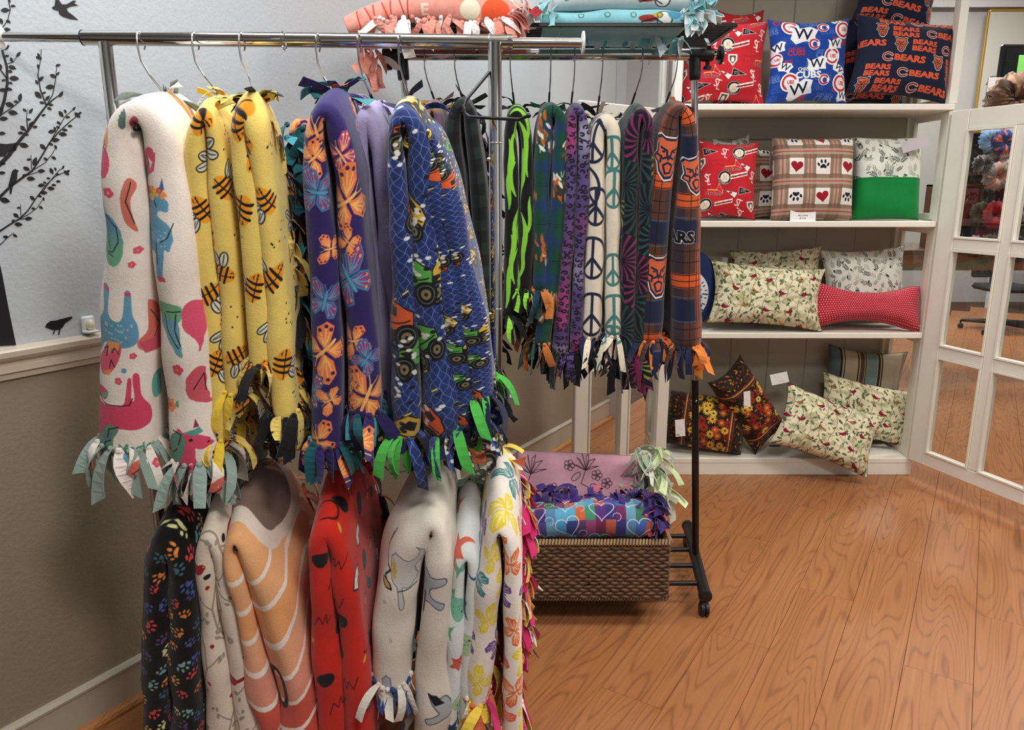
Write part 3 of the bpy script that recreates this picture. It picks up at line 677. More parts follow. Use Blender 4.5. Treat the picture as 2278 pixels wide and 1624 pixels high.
# ------------------------------------------------------------ fabric prints
def rnd(P, n=4):
    m = len(P); out = []
    for i in range(m):
        p0, p1, p2, p3 = [np.array(P[(i+k) % m], float) for k in (-1, 0, 1, 2)]
        for t in np.linspace(0, 1, n, endpoint=False): out.append(tuple(.5*((2*p1)+(-p0+p2)*t+(2*p0-5*p1+4*p2-p3)*t*t+(-p0+3*p1-3*p2+p3)*t**3)))
    return out
class PX:
    def __init__(s, cv, f, leg): s.c, s.f, s.l = cv, f, leg
    def m(s, v):
        a = range(0, s.f.apex+1) if s.l == 'L' else range(s.f.apex, len(s.f.px)); i = min(a, key=lambda k: abs(s.f.px[k, 1]-v)); return s.f.c[i, 2]/s.f.px[i, 2]
    def poly(s, pts, col, out=None, ow=1.6): s.c.poly([s.f.P(u, v, s.l) for u, v in (rnd(pts) if 5 < len(pts) < 40 else pts)], col, out, ow*s.m(pts[0][1]))
    def line(s, pts, w_, col): s.c.line([s.f.P(u, v, s.l) for u, v in pts], w_*s.m(pts[0][1]), col)
    def blob(s, u, v, rx, ry, col, out=None, ow=1.6, ang=0):
        s.poly([(u+rx*math.cos(a)*math.cos(ang)-ry*math.sin(a)*math.sin(ang), v+rx*math.cos(a)*math.sin(ang)+ry*math.sin(a)*math.cos(ang)) for a in np.linspace(0, 2*pi, 17)[:-1]], col, out, ow)
    def flower(s, u, v, r, col, cc=(230, 150, 80)):
        for k in range(5): s.blob(u+r*.6*math.cos(k*1.257), v+r*.6*math.sin(k*1.257), r*.5, r*.5, col)
        s.blob(u, v, r*.3, r*.3, cc)
def grid_pts(cv, dx, dy, seed, jit=.3):
    rr = random.Random(seed); nx = max(1, round(cv.w/dx)); ny = int(cv.h/dy)+2; out = []
    for j in range(ny):
        for i in range(nx): out.append(((i+(.5 if j % 2 else 0)+rr.uniform(-jit, jit))*cv.w/nx, (j+rr.uniform(-jit, jit))*dy, rr))
    return out
def tf(pts, x, y, k, a):
    c, s_ = math.cos(a)*k, math.sin(a)*k; return [(x+px*c-py*s_, y+px*s_+py*c) for px, py in pts]
def m_flower(cv, x, y, r, col, cc, n=5):
    for k in range(n): cv.ell(x+r*.6*math.cos(k*2*pi/n), y+r*.6*math.sin(k*2*pi/n), r*.48, r*.48, col)
    cv.ell(x, y, r*.3, r*.3, cc)
def m_paw(cv, x, y, r, col, a=0):
    cv.poly(tf([(-.45, -.5), (-.5, -.2), (-.2, .1), (0, .18), (.2, .1), (.5, -.2), (.45, -.5), (0, -.4)], x, y, r, a), col)
    for (px, py, t) in ((-.72, .1, .4), (-.28, .55, .1), (.28, .55, -.1), (.72, .1, -.4)):
        q_ = tf([(px, py)], x, y, r, a)[0]; cv.ell(q_[0], q_[1], r*.17, r*.28, col, a+t)
def m_wing(cv, x, y, r, a, cols, spots=None, outl=None):
    w_ = [(0, 0), (.35, .45), (.75, .75), (1.05, .7), (1.15, .4), (.95, .1), (.5, -.05)]
    if outl: cv.poly(tf([(p*1.08, q_*1.12) for p, q_ in w_], x, y, r, a), outl)
    cv.poly(tf(w_, x, y, r, a), cols[0]); cv.poly(tf([(.05, .03), (.4, .4), (.7, .5), (.6, .2)], x, y, r, a), cols[1])
    for k in range(3): p = tf([(.1, .08), (.9-.12*k, .25+.2*k)], x, y, r, a); cv.line(p, r*.045, cols[2])
    if spots:
        for (px, py) in ((.95, .55), (.8, .62), (1.0, .35), (.82, .42), (.68, .6), (.88, .22)): q_ = tf([(px, py)], x, y, r, a)[0]; cv.ell(q_[0], q_[1], r*.055, r*.055, spots)
def m_butterfly(cv, x, y, r, a, cols, spots=None, outl=None, body=None):
    for s_ in (1, -1):
        w_ = [(.02, .1), (.3, .75), (.75, 1.0), (1.05, .75), (.95, .3), (.5, .05)]; l_ = [(.02, -.02), (.5, -.05), (.8, -.35), (.7, -.8), (.35, -.85), (.1, -.4)]
        for P_, sh in ((w_, 0), (l_, 1)):
            Q = tf([(p*s_, q_) for p, q_ in P_], x, y, r, a)
            cv.poly(Q, cols[0], outl, r*.07)
            c_ = np.mean(Q, 0); I = [(c_[0]+(p-c_[0])*.62, c_[1]+(q_-c_[1])*.62) for p, q_ in Q]
            for k in range(0, len(I)): cv.line([tuple(c_*.3+np.array(tf([(0, 0)], x, y, r, a)[0])*.7), I[k]], r*.05, cols[1])
            if spots:
                for k in range(2, len(I)-1): cv.ell(I[k][0], I[k][1], r*.07, r*.07, spots)
    cv.line(tf([(0, -.5), (0, .45)], x, y, r, a), r*.12, body or cols[1])
    cv.line(tf([(0, .4), (.2, .8)], x, y, r, a), r*.04, body or cols[1]); cv.line(tf([(0, .4), (-.2, .8)], x, y, r, a), r*.04, body or cols[1])
def m_leafy(cv, x, y, r, a, col, n=4, wd=.06, fat=.16):
    cv.line(tf([(0, -1), (.05, 0), (0, 1)], x, y, r, a), r*wd, col)
    for k in range(n):
        t = -.7+1.5*k/n
        for s_ in (-1, 1): q_ = tf([(s_*.28, t+.15)], x, y, r, a)[0]; cv.ell(q_[0], q_[1], r*.27, r*fat*.6, col, a+s_*.8 if s_ > 0 else a+pi-.8)
    q_ = tf([(0, 1.05)], x, y, r, a)[0]; cv.ell(q_[0], q_[1], r*fat*.6, r*.25, col, a)
def bgfill(cv, c, var=.05, seed=1, cell=30):
    n = vnoise(cv.a.shape[:2], cell, seed)[..., None]; cv.a[:] = np.array(c, np.float32)*(1-var+2*var*n)

K = (28, 26, 30)
def p_unicorn(cv, f):
    bgfill(cv, (244, 232, 222), .012); L, Rr = PX(cv, f, 'L'), PX(cv, f, 'R')
    pink, teal, blue, grn, org = (222, 86, 116), (96, 168, 160), (104, 158, 188), (112, 170, 138), (240, 160, 98)
    L.blob(222, 320, 14, 30, org); L.blob(226, 370, 17, 34, pink); L.line([(222, 300), (226, 330), (214, 352)], 2, K)
    L.flower(243, 432, 11, (228, 84, 110), (246, 160, 150)); L.flower(300, 560, 8, pink); L.flower(290, 590, 7, pink); L.flower(262, 850, 8, pink); L.flower(205, 640, 5, grn)
    L.poly([(220, 455), (214, 500), (212, 530), (228, 540), (262, 540), (268, 520), (250, 490), (232, 478)], blue)
    L.poly([(211, 525), (208, 570), (222, 592), (248, 597), (266, 582), (272, 555), (266, 528)], (112, 176, 142))
    L.poly([(212, 522), (266, 520), (271, 540), (262, 548), (212, 548)], (108, 170, 166))
    for p in ([(216, 470), (220, 520), (232, 545), (236, 560)], [(232, 485), (256, 508), (260, 540), (244, 566), (228, 568)], [(208, 552), (222, 572), (246, 574)]): L.line(p, 2.4, K)
    L.poly([(280, 400), (296, 420), (286, 450), (292, 490), (300, 520), (276, 492), (268, 440)], (214, 120, 100)); L.line([(286, 410), (278, 450), (294, 500)], 2, K)
    L.poly([(218, 648), (236, 648), (238, 700), (256, 718), (272, 706), (276, 652), (288, 652), (292, 700), (302, 730), (300, 765), (270, 776), (230, 770), (214, 800), (210, 740), (226, 700)], blue)
    L.poly([(217, 646), (236, 648), (236, 656), (219, 654)], (224, 70, 96)); L.poly([(275, 650), (288, 652), (287, 660), (276, 658)], (224, 70, 96))
    for k in range(26): L.blob(R.uniform(228, 292), R.uniform(722, 764), 2.4, 2.4, (164, 198, 214))
    L.poly([(240, 765), (262, 766), (268, 780), (258, 812), (240, 838), (222, 842), (216, 812), (226, 786)], pink); L.poly([(236, 764), (266, 764), (258, 790), (246, 778), (236, 800)], org); L.poly([(222, 838), (246, 826), (240, 842)], (238, 150, 60))
    for p in ([(226, 786), (236, 778), (232, 800)], [(246, 790), (252, 778), (262, 790)], [(240, 826), (244, 806), (252, 820)]): L.line(p, 2.2, K)
    L.poly([(318, 675), (336, 720), (338, 790), (306, 780), (302, 760), (318, 740)], (216, 110, 96)); L.line([(322, 700), (330, 740), (322, 770), (306, 765)], 2.2, K); L.poly([(304, 764), (338, 758), (336, 792), (314, 790)], (204, 84, 106))
    L.blob(274, 826, 6, 6, blue); L.flower(293, 793, 7, pink)
    L.poly([(208, 880), (226, 872), (238, 880), (232, 898), (214, 896), (222, 908), (262, 906), (276, 894), (282, 846), (290, 846), (290, 890), (296, 886), (292, 838), (304, 836), (308, 880), (322, 912), (322, 945), (300, 958), (262, 956), (240, 966), (226, 990), (214, 1018), (188, 1012), (194, 960), (202, 920)], (220, 74, 108))
    L.poly([(222, 888), (240, 878), (238, 890), (226, 898)], grn); L.line([(210, 892), (236, 908), (286, 902), (292, 888)], 2.2, K)
    L.poly([(240, 950), (262, 958), (250, 980), (246, 1010), (222, 1018), (212, 1000), (224, 972)], (104, 150, 120)); L.poly([(236, 966), (250, 964), (240, 990), (226, 1010), (220, 996)], (92, 132, 130))
    for p in ([(262, 952), (240, 962), (236, 982)], [(244, 985), (232, 992), (226, 1010)]): L.line(p, 2.4, K)
    x, y = f.P(296, 1000, 'L'); cv.text('Magic', x, y, .032, (92, 148, 122), .03, .08)
    L.blob(330, 870, 6, 30, teal); L.blob(268, 274, 12, 10, (98, 120, 110)); L.blob(300, 262, 10, 14, (206, 80, 110))
    Rr.blob(326, 352, 16, 26, pink); Rr.poly([(312, 330), (344, 340), (338, 380), (312, 420), (306, 390)], pink); Rr.poly([(322, 350), (336, 360), (328, 380)], (244, 232, 222)); Rr.blob(312, 395, 8, 12, teal); Rr.line([(314, 350), (324, 362), (314, 385)], 2.2, K)
    Rr.poly([(318, 430), (350, 422), (362, 440), (372, 452), (372, 472), (352, 470), (346, 482), (372, 500), (384, 530), (378, 560), (366, 560), (364, 622), (348, 624), (346, 570), (330, 560), (322, 520), (326, 480)], blue)
    for k, (u, v) in enumerate(((322, 430), (332, 424), (342, 430), (352, 424), (360, 436), (330, 442))): Rr.flower(u, v, 8, ((228, 84, 90), (246, 160, 80), (240, 200, 90))[k % 3])
    Rr.poly([(352, 420), (358, 396), (364, 424)], (70, 110, 160)); Rr.line([(338, 450), (344, 462)], 2.5, K); Rr.line([(384, 500), (372, 530), (356, 540)], 2, K); Rr.line([(348, 545), (352, 590)], 2, K); Rr.poly([(349, 618), (368, 618), (370, 628), (350, 628)], (224, 70, 96))
    for k in range(14): Rr.blob(R.uniform(332, 376), R.uniform(505, 550), 2.2, 2.2, (164, 198, 214))
    Rr.poly([(347, 678), (372, 676), (400, 684), (404, 708), (392, 730), (406, 780), (404, 796), (380, 768), (360, 730), (348, 705)], (112, 172, 134)); Rr.poly([(352, 712), (394, 716), (400, 750), (404, 794), (380, 768), (362, 738)], (108, 162, 180))
    for p in ([(368, 695), (402, 694)], [(362, 700), (370, 735), (398, 775)], [(392, 700), (390, 735), (402, 770)]): Rr.line(p, 2.2, K)
    Rr.poly([(404, 690), (424, 676), (440, 700), (440, 760), (436, 790), (428, 760), (408, 735)], pink); Rr.flower(395, 823, 12, (226, 78, 106)); Rr.poly([(412, 850), (430, 824), (446, 830), (452, 880), (460, 910), (440, 900), (418, 888)], (212, 90, 108)); Rr.line([(430, 870), (446, 840), (450, 880)], 2.2, K)
    Rr.flower(372, 908, 14, (244, 150, 80), (220, 90, 90)); Rr.blob(362, 898, 6, 4, grn); Rr.blob(390, 902, 4, 8, grn)
    Rr.poly([(392, 956), (412, 964), (440, 970), (464, 990), (466, 1000), (446, 1004), (434, 1000), (440, 1040), (452, 1056), (378, 1060), (376, 1040), (394, 1030), (404, 1000), (396, 975)], (220, 78, 110))
    Rr.poly([(382, 972), (400, 962), (412, 980), (408, 1010), (398, 1034), (384, 1030), (376, 1000)], (96, 146, 124)); Rr.poly([(410, 962), (440, 955), (450, 966), (432, 972)], (96, 160, 150)); Rr.poly([(428, 954), (434, 934), (440, 954)], (150, 60, 80)); Rr.blob(424, 980, 4, 3, K); Rr.blob(460, 992, 2, 2, K)
    for p in ([(388, 960), (404, 968), (400, 990)], [(396, 1000), (386, 1012)]): Rr.line(p, 2.2, K)
    for k, (x, y, rr) in enumerate(grid_pts(cv, .075, .10, 5)):     # the rest of the width
        if .16 < x < .43: continue
        c_ = (grn, blue, pink, org)[rr.randrange(4)]
        if k % 2: m_flower(cv, x, y, .011, pink, org)
        else: cv.poly(tf([(0, -1), (.5, -.4), (.4, .4), (0, 1), (-.4, .5), (-.15, 0)], x, y, .04, rr.uniform(-.5, .5)), c_); cv.line(tf([(0, -.8), (.2, 0), (0, .8)], x, y, .04, 0), .002, K)
def bee(cv, x, y, r, a, flip=1):
    O = (246, 160, 40)
    cv.ell(x, y, r*.75, r*.42, O, a)
    for t in (-.25, .05, .35): cv.line(tf([(t, -.42), (t+.05, .42)], x, y, r, a), r*.12, K)
    cv.line(tf([(-.4, .05), (.7, .12)], x, y, r, a), r*.05, K)
    for (px, py, an) in ((.05, .78*flip, 1.5*flip), (.5, .68*flip, .9*flip)):
        q_ = tf([(px, py)], x, y, r, a)[0]; cv.ell(q_[0], q_[1], r*.42, r*.24, K, a+an); cv.ell(q_[0], q_[1], r*.36, r*.18, (226, 222, 206), a+an)
        for t in (-.1, .1): cv.line(tf([(px-.25*math.cos(an), py-.25*math.sin(an)+t), (px+.25*math.cos(an), py+.25*math.sin(an)+t*.3)], x, y, r, a), r*.035, K)
    for t in (-.62, -.48): q_ = tf([(t, .05)], x, y, r, a)[0]; cv.ell(q_[0], q_[1], r*.045, r*.07, K)
    cv.line(tf([(-.6, -.12), (-.52, -.18), (-.44, -.12)], x, y, r, a), r*.04, K)
def p_bee(seed):
    def p(cv, f):
        bgfill(cv, (240, 210, 112), .02)
        for k, (x, y, rr) in enumerate(grid_pts(cv, .1, .088, seed, .18)):
            if k % 3 == 2:
                for _ in range(9): cv.ell(x+rr.uniform(-.03, .03), y+rr.uniform(-.03, .03), .0019, .0019, K)
            else: bee(cv, x, y, rr.uniform(.040, .048), rr.uniform(-2.6, 2.6), rr.choice((1, -1)))
    return p
def p_butter(cv, f):
    bgfill(cv, (50, 38, 98), .05, 3); L, Rr = PX(cv, f, 'L'), PX(cv, f, 'R'); hot = [(240, 130, 84), (250, 190, 110), (196, 60, 78)]; cool = [(150, 60, 120), (86, 160, 190), (90, 160, 190)]
    def B(leg, u, v, r, a, cc, sp): x, y = f.P(u, v, leg); m_butterfly(cv, x, y, r, a+(pi if leg == 'R' else 0), cc, sp, (60, 130, 170) if cc is cool else None)
    B('L', 705, 300, .05, .5, hot, (70, 40, 70)); B('L', 700, 350, .04, 2.2, hot, (70, 40, 70)); B('L', 706, 430, .045, 1.3, cool, (90, 170, 190)); B('L', 722, 670, .042, -.3, cool, (90, 170, 190)); B('L', 722, 780, .06, 2.3, hot, (70, 40, 70)); B('L', 700, 880, .034, .6, cool, (250, 200, 150)); B('L', 706, 985, .045, .4, hot, (70, 40, 70)); B('L', 735, 560, .03, 1.4, hot, (70, 40, 70)); B('L', 735, 890, .03, 2, hot, None)
    B('R', 758, 345, .036, .4, [(170, 70, 110), (250, 190, 140), (150, 60, 110)], (250, 200, 150)); B('R', 768, 450, .062, -1.1, hot, (70, 40, 70)); B('R', 775, 620, .06, .5, cool, (240, 150, 110)); B('R', 785, 760, .04, 1.8, hot, (150, 60, 60)); B('R', 815, 800, .035, -.7, cool, (90, 170, 190)); B('R', 815, 885, .06, -.4, hot, (90, 60, 70)); B('R', 775, 860, .03, .9, hot, (90, 60, 70)); B('R', 775, 540, .03, .9, hot, (90, 60, 70))
    for k, (x, y, rr) in enumerate(grid_pts(cv, .1, .11, 5)):
        if .18 < x < .40: continue
        m_butterfly(cv, x, y, rr.uniform(.03, .05), rr.uniform(0, 6), hot if rr.random() < .5 else cool, (70, 40, 70), None)
def p_plain(c, var=.04):
    def p(cv, f): bgfill(cv, c, var, 7, 18)
    return p
def p_truck(cv, f):
    bgfill(cv, (36, 50, 104), .12, 2, 8); X, Y = cv.grid(); r = np.random.RandomState(3)
    a = np.abs(((X/.022+Y/.026+.10*np.sin(Y*240)) % 1)-.5); b = np.abs(((X/.022-Y/.026+.10*np.sin(Y*240)) % 1)-.5); M = np.clip((np.maximum(a, b)-.44)/.04, 0, 1)
    mixm(cv, M*.8, (124, 142, 186))
    for k, (x, y, rr) in enumerate(grid_pts(cv, .15, .15, 11, .3)):
        c_ = [(84, 158, 70), (206, 168, 58), (198, 84, 44), (196, 160, 60)][rr.randrange(4)]; an = rr.uniform(-.7, .7)+(pi if y > f.s[f.apex] else 0); s_ = rr.uniform(.045, .06)
        cv.poly(tf([(-1, .1), (-.6, .5), (-.1, .95), (.5, .8), (1, .35), (.9, -.1), (-.9, -.2)], x, y, s_, an), c_, K, .0028)
        cv.poly(tf([(-.3, .4), (0, .75), (.35, .65), (.3, .35)], x, y, s_, an), K); cv.poly(tf([(-.9, -.2), (.9, -.1), (.8, -.5), (-.8, -.6)], x, y, s_, an), K); cv.poly(tf([(-.95, .05), (-.6, .3), (-.2, .2), (-.5, 0)], x, y, s_, an), K); cv.line(tf([(-.8, .1), (.8, .12)], x, y, s_, an), .003, K)
        for t in (-.55, .55):
            q_ = tf([(t, -.45)], x, y, s_, an)[0]; cv.ell(q_[0], q_[1], s_*.48, s_*.48, (20, 20, 24)); cv.ell(q_[0], q_[1], s_*.2, s_*.2, (120, 110, 80)); cv.ring(q_[0], q_[1], s_*.34, .0018, (120, 120, 110)); cv.ell(q_[0], q_[1], s_*.07, s_*.07, K)
        for _ in range(22): cv.ell(x+rr.gauss(0, .045), y+rr.gauss(0, .03)-.03, .007, .004, (216, 216, 210) if rr.random() < .6 else K)
        if k % 2 == 0:
            for j in range(6): px, py = x+.035*math.sin(j), y+.055+j*.009; cv.line([(px, py), (px+.012, py+.006)], .0035, K if j % 2 else (236, 200, 70))
def p_check(cols, dx, dy=None):
    def p(cv, f):
        X, Y = cv.grid(); dy_ = dy or dx; a = ((X/dx) % 1 < .5); b = ((Y/dy_) % 1 < .5); n = a.astype(int)+b; C = np.array(cols, np.float32); cv.a[:] = C[n]
    return p
def p_zebra(bg, cols, scale=1., amp=1., seed=3, thr=.62, wv=.05, per=.05):
    def p(cv, f):
        bgfill(cv, bg, .02); X, Y = cv.grid(); n1 = vnoise(cv.a.shape[:2], 46*scale, seed); n2 = vnoise(cv.a.shape[:2], 18*scale, seed+1, 2.5)
        ph = X/per+1.1*Y/.16*np.sign(np.sin(X*9))*0.6+n1*3.2*amp+n2*.9; s_ = np.sin(ph*2*pi*.5); M = np.clip((s_-thr)/.12, 0, 1)
        if len(cols) == 1: mixm(cv, M, cols[0])
        else:
            h = vnoise(cv.a.shape[:2], 70, seed+5, 1.2)*len(cols)*.999; h = np.clip((h-.5*len(cols))*1.6+.5*len(cols), 0, len(cols)-.01).astype(int)
            C = np.array(cols, np.float32)[h]; cv.a[:] = cv.a*(1-M[..., None])+C*M[..., None]
    return p
def p_zeb(cv, f):
    bgfill(cv, (18, 20, 18), .02); rr = random.Random(5); G = (138, 206, 62); n = int(cv.h/.034)
    for j in range(int(cv.h/.15)+2):
        for i in range(15):
            x0 = i*.04+(.02 if j % 2 else 0)+rr.uniform(-.005, .005); y0 = j*.15+(i % 3)*.05+rr.uniform(-.02, .02); L = rr.uniform(.12, .2); w_ = rr.uniform(.013, .02); sl = (.22 if i % 2 else -.16)
            pts = [(x0+sl*L*t+.010*math.sin(t*5+i*2), y0+L*t) for t in np.linspace(0, 1, 9)]; A = []; B = []
            for k, (x, y) in enumerate(pts): h = w_*math.sin(pi*(.05+.9*k/8))**.8*.5; A.append((x-h, y)); B.append((x+h, y))
            cv.poly(A+B[::-1], G)
def p_burst(cv, f):
    bgfill(cv, (24, 18, 26), .03); X, Y = cv.grid(); M = np.zeros(X.shape); H = np.zeros(X.shape, int); best = np.full(X.shape, 9.)
    for k, (x, y, rr) in enumerate(grid_pts(cv, .12, .12, 8, .3)):
        dx = (X-x+.3) % .6-.3; d = np.hypot(dx, Y-y); a = np.arctan2(Y-y, dx); w_ = np.clip((np.sin(a*17+d*60)-.15)/.3, 0, 1)*np.clip((d-.008)/.01, 0, 1); s_ = d < best
        best = np.where(s_, d, best); M = np.where(s_, w_, M); H = np.where(s_, k % 4, H)
    C = np.array([(30, 120, 104), (176, 60, 128), (176, 190, 70), (40, 100, 90)], np.float32)[H]; m_ = (M*.62)[..., None]; cv.a[:] = cv.a*(1-m_)+C*m_
def p_gplaid(cv, f):
    X, Y = cv.grid(); cv.a[:] = (24, 70, 52)
    def band(A, per, ph, w_, c, al): k = np.clip((w_/2-np.abs(((A/per+ph) % 1)-.5)*per)/.0015, 0, 1)*al; mixm(cv, k, c)
    band(Y, .12, .1, .035, (34, 50, 118), .5); band(X, .1, .3, .03, (34, 50, 128), .35); band(Y, .12, .6, .003, (12, 26, 20), .9); band(Y, .12, .52, .002, (12, 26, 20), .9); band(X, .1, .8, .003, (12, 26, 20), .9)
    for k, (x, y, rr) in enumerate(grid_pts(cv, .12, .17, 21, .25)):
        a = rr.uniform(-.6, .6)
        for j in range(26): q_ = tf([(rr.gauss(0, .45), rr.gauss(0, .7))], x, y, .035, a)[0]; cv.ell(q_[0], q_[1], .005, .014, [(186, 96, 48), (110, 84, 60), (226, 220, 204), (60, 48, 36), (186, 96, 48)][rr.randrange(5)], a+rr.uniform(-.5, .5))
        for j in range(7): q_ = tf([(rr.uniform(-.6, .6), -1)], x, y, .035, a)[0]; cv.line([q_, (q_[0]+rr.uniform(-.006, .006), q_[1]-.018)], .0022, (228, 226, 214))
def p_leopard(cv, f):
    bgfill(cv, (84, 68, 116), .1, 5); n = vnoise(cv.a.shape[:2], 60, 9, 1.5); mixm(cv, np.clip((n-.62)*5, 0, 1), (150, 60, 112)); mixm(cv, np.clip((.35-n)*5, 0, 1), (160, 156, 178))
    for (x, y, rr) in grid_pts(cv, .022, .022, 31, .3): 
        a0 = rr.uniform(0, 6); cv.ring(x, y, .0075, .0050, (26, 20, 34), a0, a0+rr.uniform(3.6, 5.6), .0045)
def p_peace(cv, f):
    bgfill(cv, (224, 212, 192), .02); cols = [(34, 38, 62), (70, 122, 118), (38, 44, 70), (190, 150, 50), (72, 120, 120), (50, 70, 130)]
    def pc(x, y, r, c, w_):
        cv.ring(x, y, r, w_, c, ry=r*1.25); cv.line([(x, y-r*1.2), (x, y+r*1.2)], w_, c); s_ = -1 if y > f.s[f.apex] else 1
        for sx in (-1, 1): cv.line([(x, y), (x+sx*r*.7, y-s_*r*.85)], w_, c)
    k = 0
    for leg, pts in (('L', [(320, 320, 30), (308, 420, 34), (322, 520, 0), (318, 575, 34), (316, 700, 36), (326, 460, 30)]), ('R', [(362, 340, 26), (366, 420, 30), (366, 500, 0), (364, 600, 26), (366, 700, 34), (362, 760, 28)])):
        for (u, v, r) in pts:
            x, y = f.P(u+1000, v, leg)
            if r: pc(x, y, r*.00155, cols[0 if leg == 'L' else 1], .0095)
            k += 1
    for k, (x, y, rr) in enumerate(grid_pts(cv, .1, .12, 41, .2)):
        if .21 < x < .39: continue
        pc(x, y, .036, cols[k % 6], .008)
    for i in range(11): y = f.s[f.apex]+(i-5)*.012; cv.line([(.36, y), (.6, y+.01)], .003, (60, 66, 82)); cv.line([(0, y), (.22, y+.01)], .003, (60, 66, 82))
OR, NV = (232, 96, 40), (24, 34, 62)
def bearhead(cv, x, y, r, a=0, tk=1.):
    o = [(-.75, .75), (-.95, 1.0), (-.6, 1.15), (-.3, 1.0), (.3, 1.0), (.6, 1.15), (.95, 1.0), (.8, .7), (1.0, .2), (.75, -.1), (.7, -.6), (.35, -1.15), (-.1, -1.2), (-.45, -.8), (-.6, -.3), (-.95, -.05), (-.7, .25)]
    cv.poly(tf([(p*1.16, q_*1.12) for p, q_ in o], x, y, r, a), (232, 226, 220)); cv.poly(tf([(p*1.05, q_*1.03) for p, q_ in o], x, y, r, a), NV); cv.poly(tf([(p*.9, q_*.9) for p, q_ in o], x, y, r, a), (214, 100, 62))
    for p in ([(-.5, .5), (-.15, .35), (-.1, .1)], [(.5, .5), (.15, .35), (.1, .1)], [(-.3, -.1), (0, .05), (.3, -.1)], [(-.25, -.45), (0, -.3), (.3, -.45), (.2, -.85), (-.1, -.9), (-.25, -.45)], [(-.7, .1), (-.4, 0), (-.45, -.3)], [(.7, .1), (.45, 0), (.5, -.4)]): cv.line(tf(p, x, y, r, a), r*.11*tk, NV)
    cv.poly(tf([(-.15, .0), (.15, .0), (0, -.2)], x, y, r, a), NV)
    for s_ in (-1, 1): q_ = tf([(s_*.32, .28)], x, y, r, a)[0]; cv.ell(q_[0], q_[1], r*.09, r*.06, NV)
def p_bearplaid(cv, f):
    X, Y = cv.grid(); cv.a[:] = (84, 52, 40)
    def band(A, per, ph, w_, c, al=1): mixm(cv, np.clip((w_/2-np.abs(((A/per+ph) % 1)-.5)*per)/.0015, 0, 1)*al, c)
    band(Y, .26, .06, .075, NV, .92); band(X, .15, .25, .045, NV, .45); band(Y, .26, .44, .05, OR, .85); band(X, .15, .78, .035, OR, .5)
    band(Y, .26, .23, .006, (76, 92, 130), .7); band(Y, .26, .92, .006, (76, 92, 130), .7)
    for ph in (.36, .44, .52, .68, .82): band(Y, .26, ph, .0045, (26, 20, 24), .9)
    for ph in (.70, .78, .86, .52): band(X, .15, ph, .004, (26, 20, 24), .9)
    m = np.zeros(X.shape); 
    for (leg, u, v, r, a) in (('L', 1487, 350, .056, 0), ('L', 1468, 615, .056, 0), ('R', 1548, 390, .05, .2)):
        x, y = f.P(u, v, leg); bearhead(cv, x, y, r, a+(pi if leg == 'R' else 0))
    x, y = f.P(1532, 530, 'R'); cv.text('BEARS', x+.055, y, .05, (20, 18, 22), .05, pi, 1.05, (226, 222, 216), .03)
    x, y = f.P(1415, 742, 'L'); cv.poly([(x-.02, y-.03), (x+.02, y-.03), (x+.02, y+.03), (x-.02, y+.03)], NV, (226, 222, 216), .003)
def p_tie(cv, f):
    bgfill(cv, (110, 86, 110), .1); a = vnoise(cv.a.shape[:2], 40, 3); b = vnoise(cv.a.shape[:2], 30, 4); mixm(cv, np.clip((a-.55)*6, 0, 1), (56, 78, 120)); mixm(cv, np.clip((b-.6)*6, 0, 1), (226, 150, 130)); mixm(cv, np.clip((.3-a)*6, 0, 1), (216, 170, 90))
def p_paws(cv, f):
    bgfill(cv, (20, 17, 19), .05); C = [(224, 226, 160), (232, 140, 60), (210, 70, 70), (78, 90, 160), (90, 70, 110), (130, 170, 170), (236, 170, 90), (70, 110, 130)]
    for (x, y, rr) in grid_pts(cv, .041, .041, 51, .22): m_paw(cv, x, y, rr.uniform(.015, .020), C[rr.randrange(8)], rr.uniform(0, 6.3))
def p_branch(cv, f):
    bgfill(cv, (232, 216, 200), .02); G = (160, 148, 132)
    for k in range(7):
        x = .6*k/7; pts = [(x+.03*math.sin(j*.9+k), j*.05) for j in range(int(cv.h/.05)+1)]; cv.line(pts, .0045, G)
        for j, (px, py) in enumerate(pts[:-1]):
            s_ = 1 if j % 2 else -1; q_ = (px+s_*.03, py+.03); cv.line([(px, py), q_], .0032, G); 
            for t in range(3): cv.ell(q_[0]+R.uniform(-.012, .012), q_[1]+R.uniform(-.012, .012), .0065, .0035, G, R.uniform(0, 3))
            if R.random() < .35: cv.ell(px-s_*.02, py+.01, .005, .005, (168, 34, 38))
    for k, (x, y, rr) in enumerate(grid_pts(cv, .15, .22, 61, .3)):
        cv.ell(x, y, .024, .013, (166, 26, 32), .2); cv.ell(x+.02, y+.01, .008, .008, (166, 26, 32)); cv.ell(x+.03, y-.016, .008, .006, K); cv.line([(x-.02, y-.003), (x-.042, y-.012)], .008, (150, 26, 32)); cv.ell(x+.024, y+.012, .0018, .0018, (240, 230, 220))
def p_peach(cv, f):
    X, Y = cv.grid(); n = vnoise(cv.a.shape[:2], 90, 5)*.05; T = np.abs(Y-f.s[f.apex])+n+.03*np.sin(X*14)
    C = [(238, 176, 122), (238, 178, 128), (238, 168, 112), (236, 172, 134), (226, 150, 128), (214, 92, 76), (206, 82, 66), (240, 222, 196), (240, 222, 196), (236, 170, 140)]
    idx = np.clip((T/.082), 0, 9.99).astype(int); cv.a[:] = np.array(C, np.float32)[idx]; fr = (T/.082) % 1; M = np.clip((.16-np.abs(fr-.02))/.03, 0, 1)*(idx < 8)*(idx > 0); mixm(cv, M, (246, 232, 220))
    x, y = f.P(612, 1540, 'R'); cv.ring(x, y, .024, .013, K, ry=.05)
    cv.ell(.3-.17, f.s[f.apex]+.02, .10, .085, (128, 106, 94)); cv.ring(.3-.17, f.s[f.apex]+.02, .115, .03, (232, 216, 202), ry=.10)
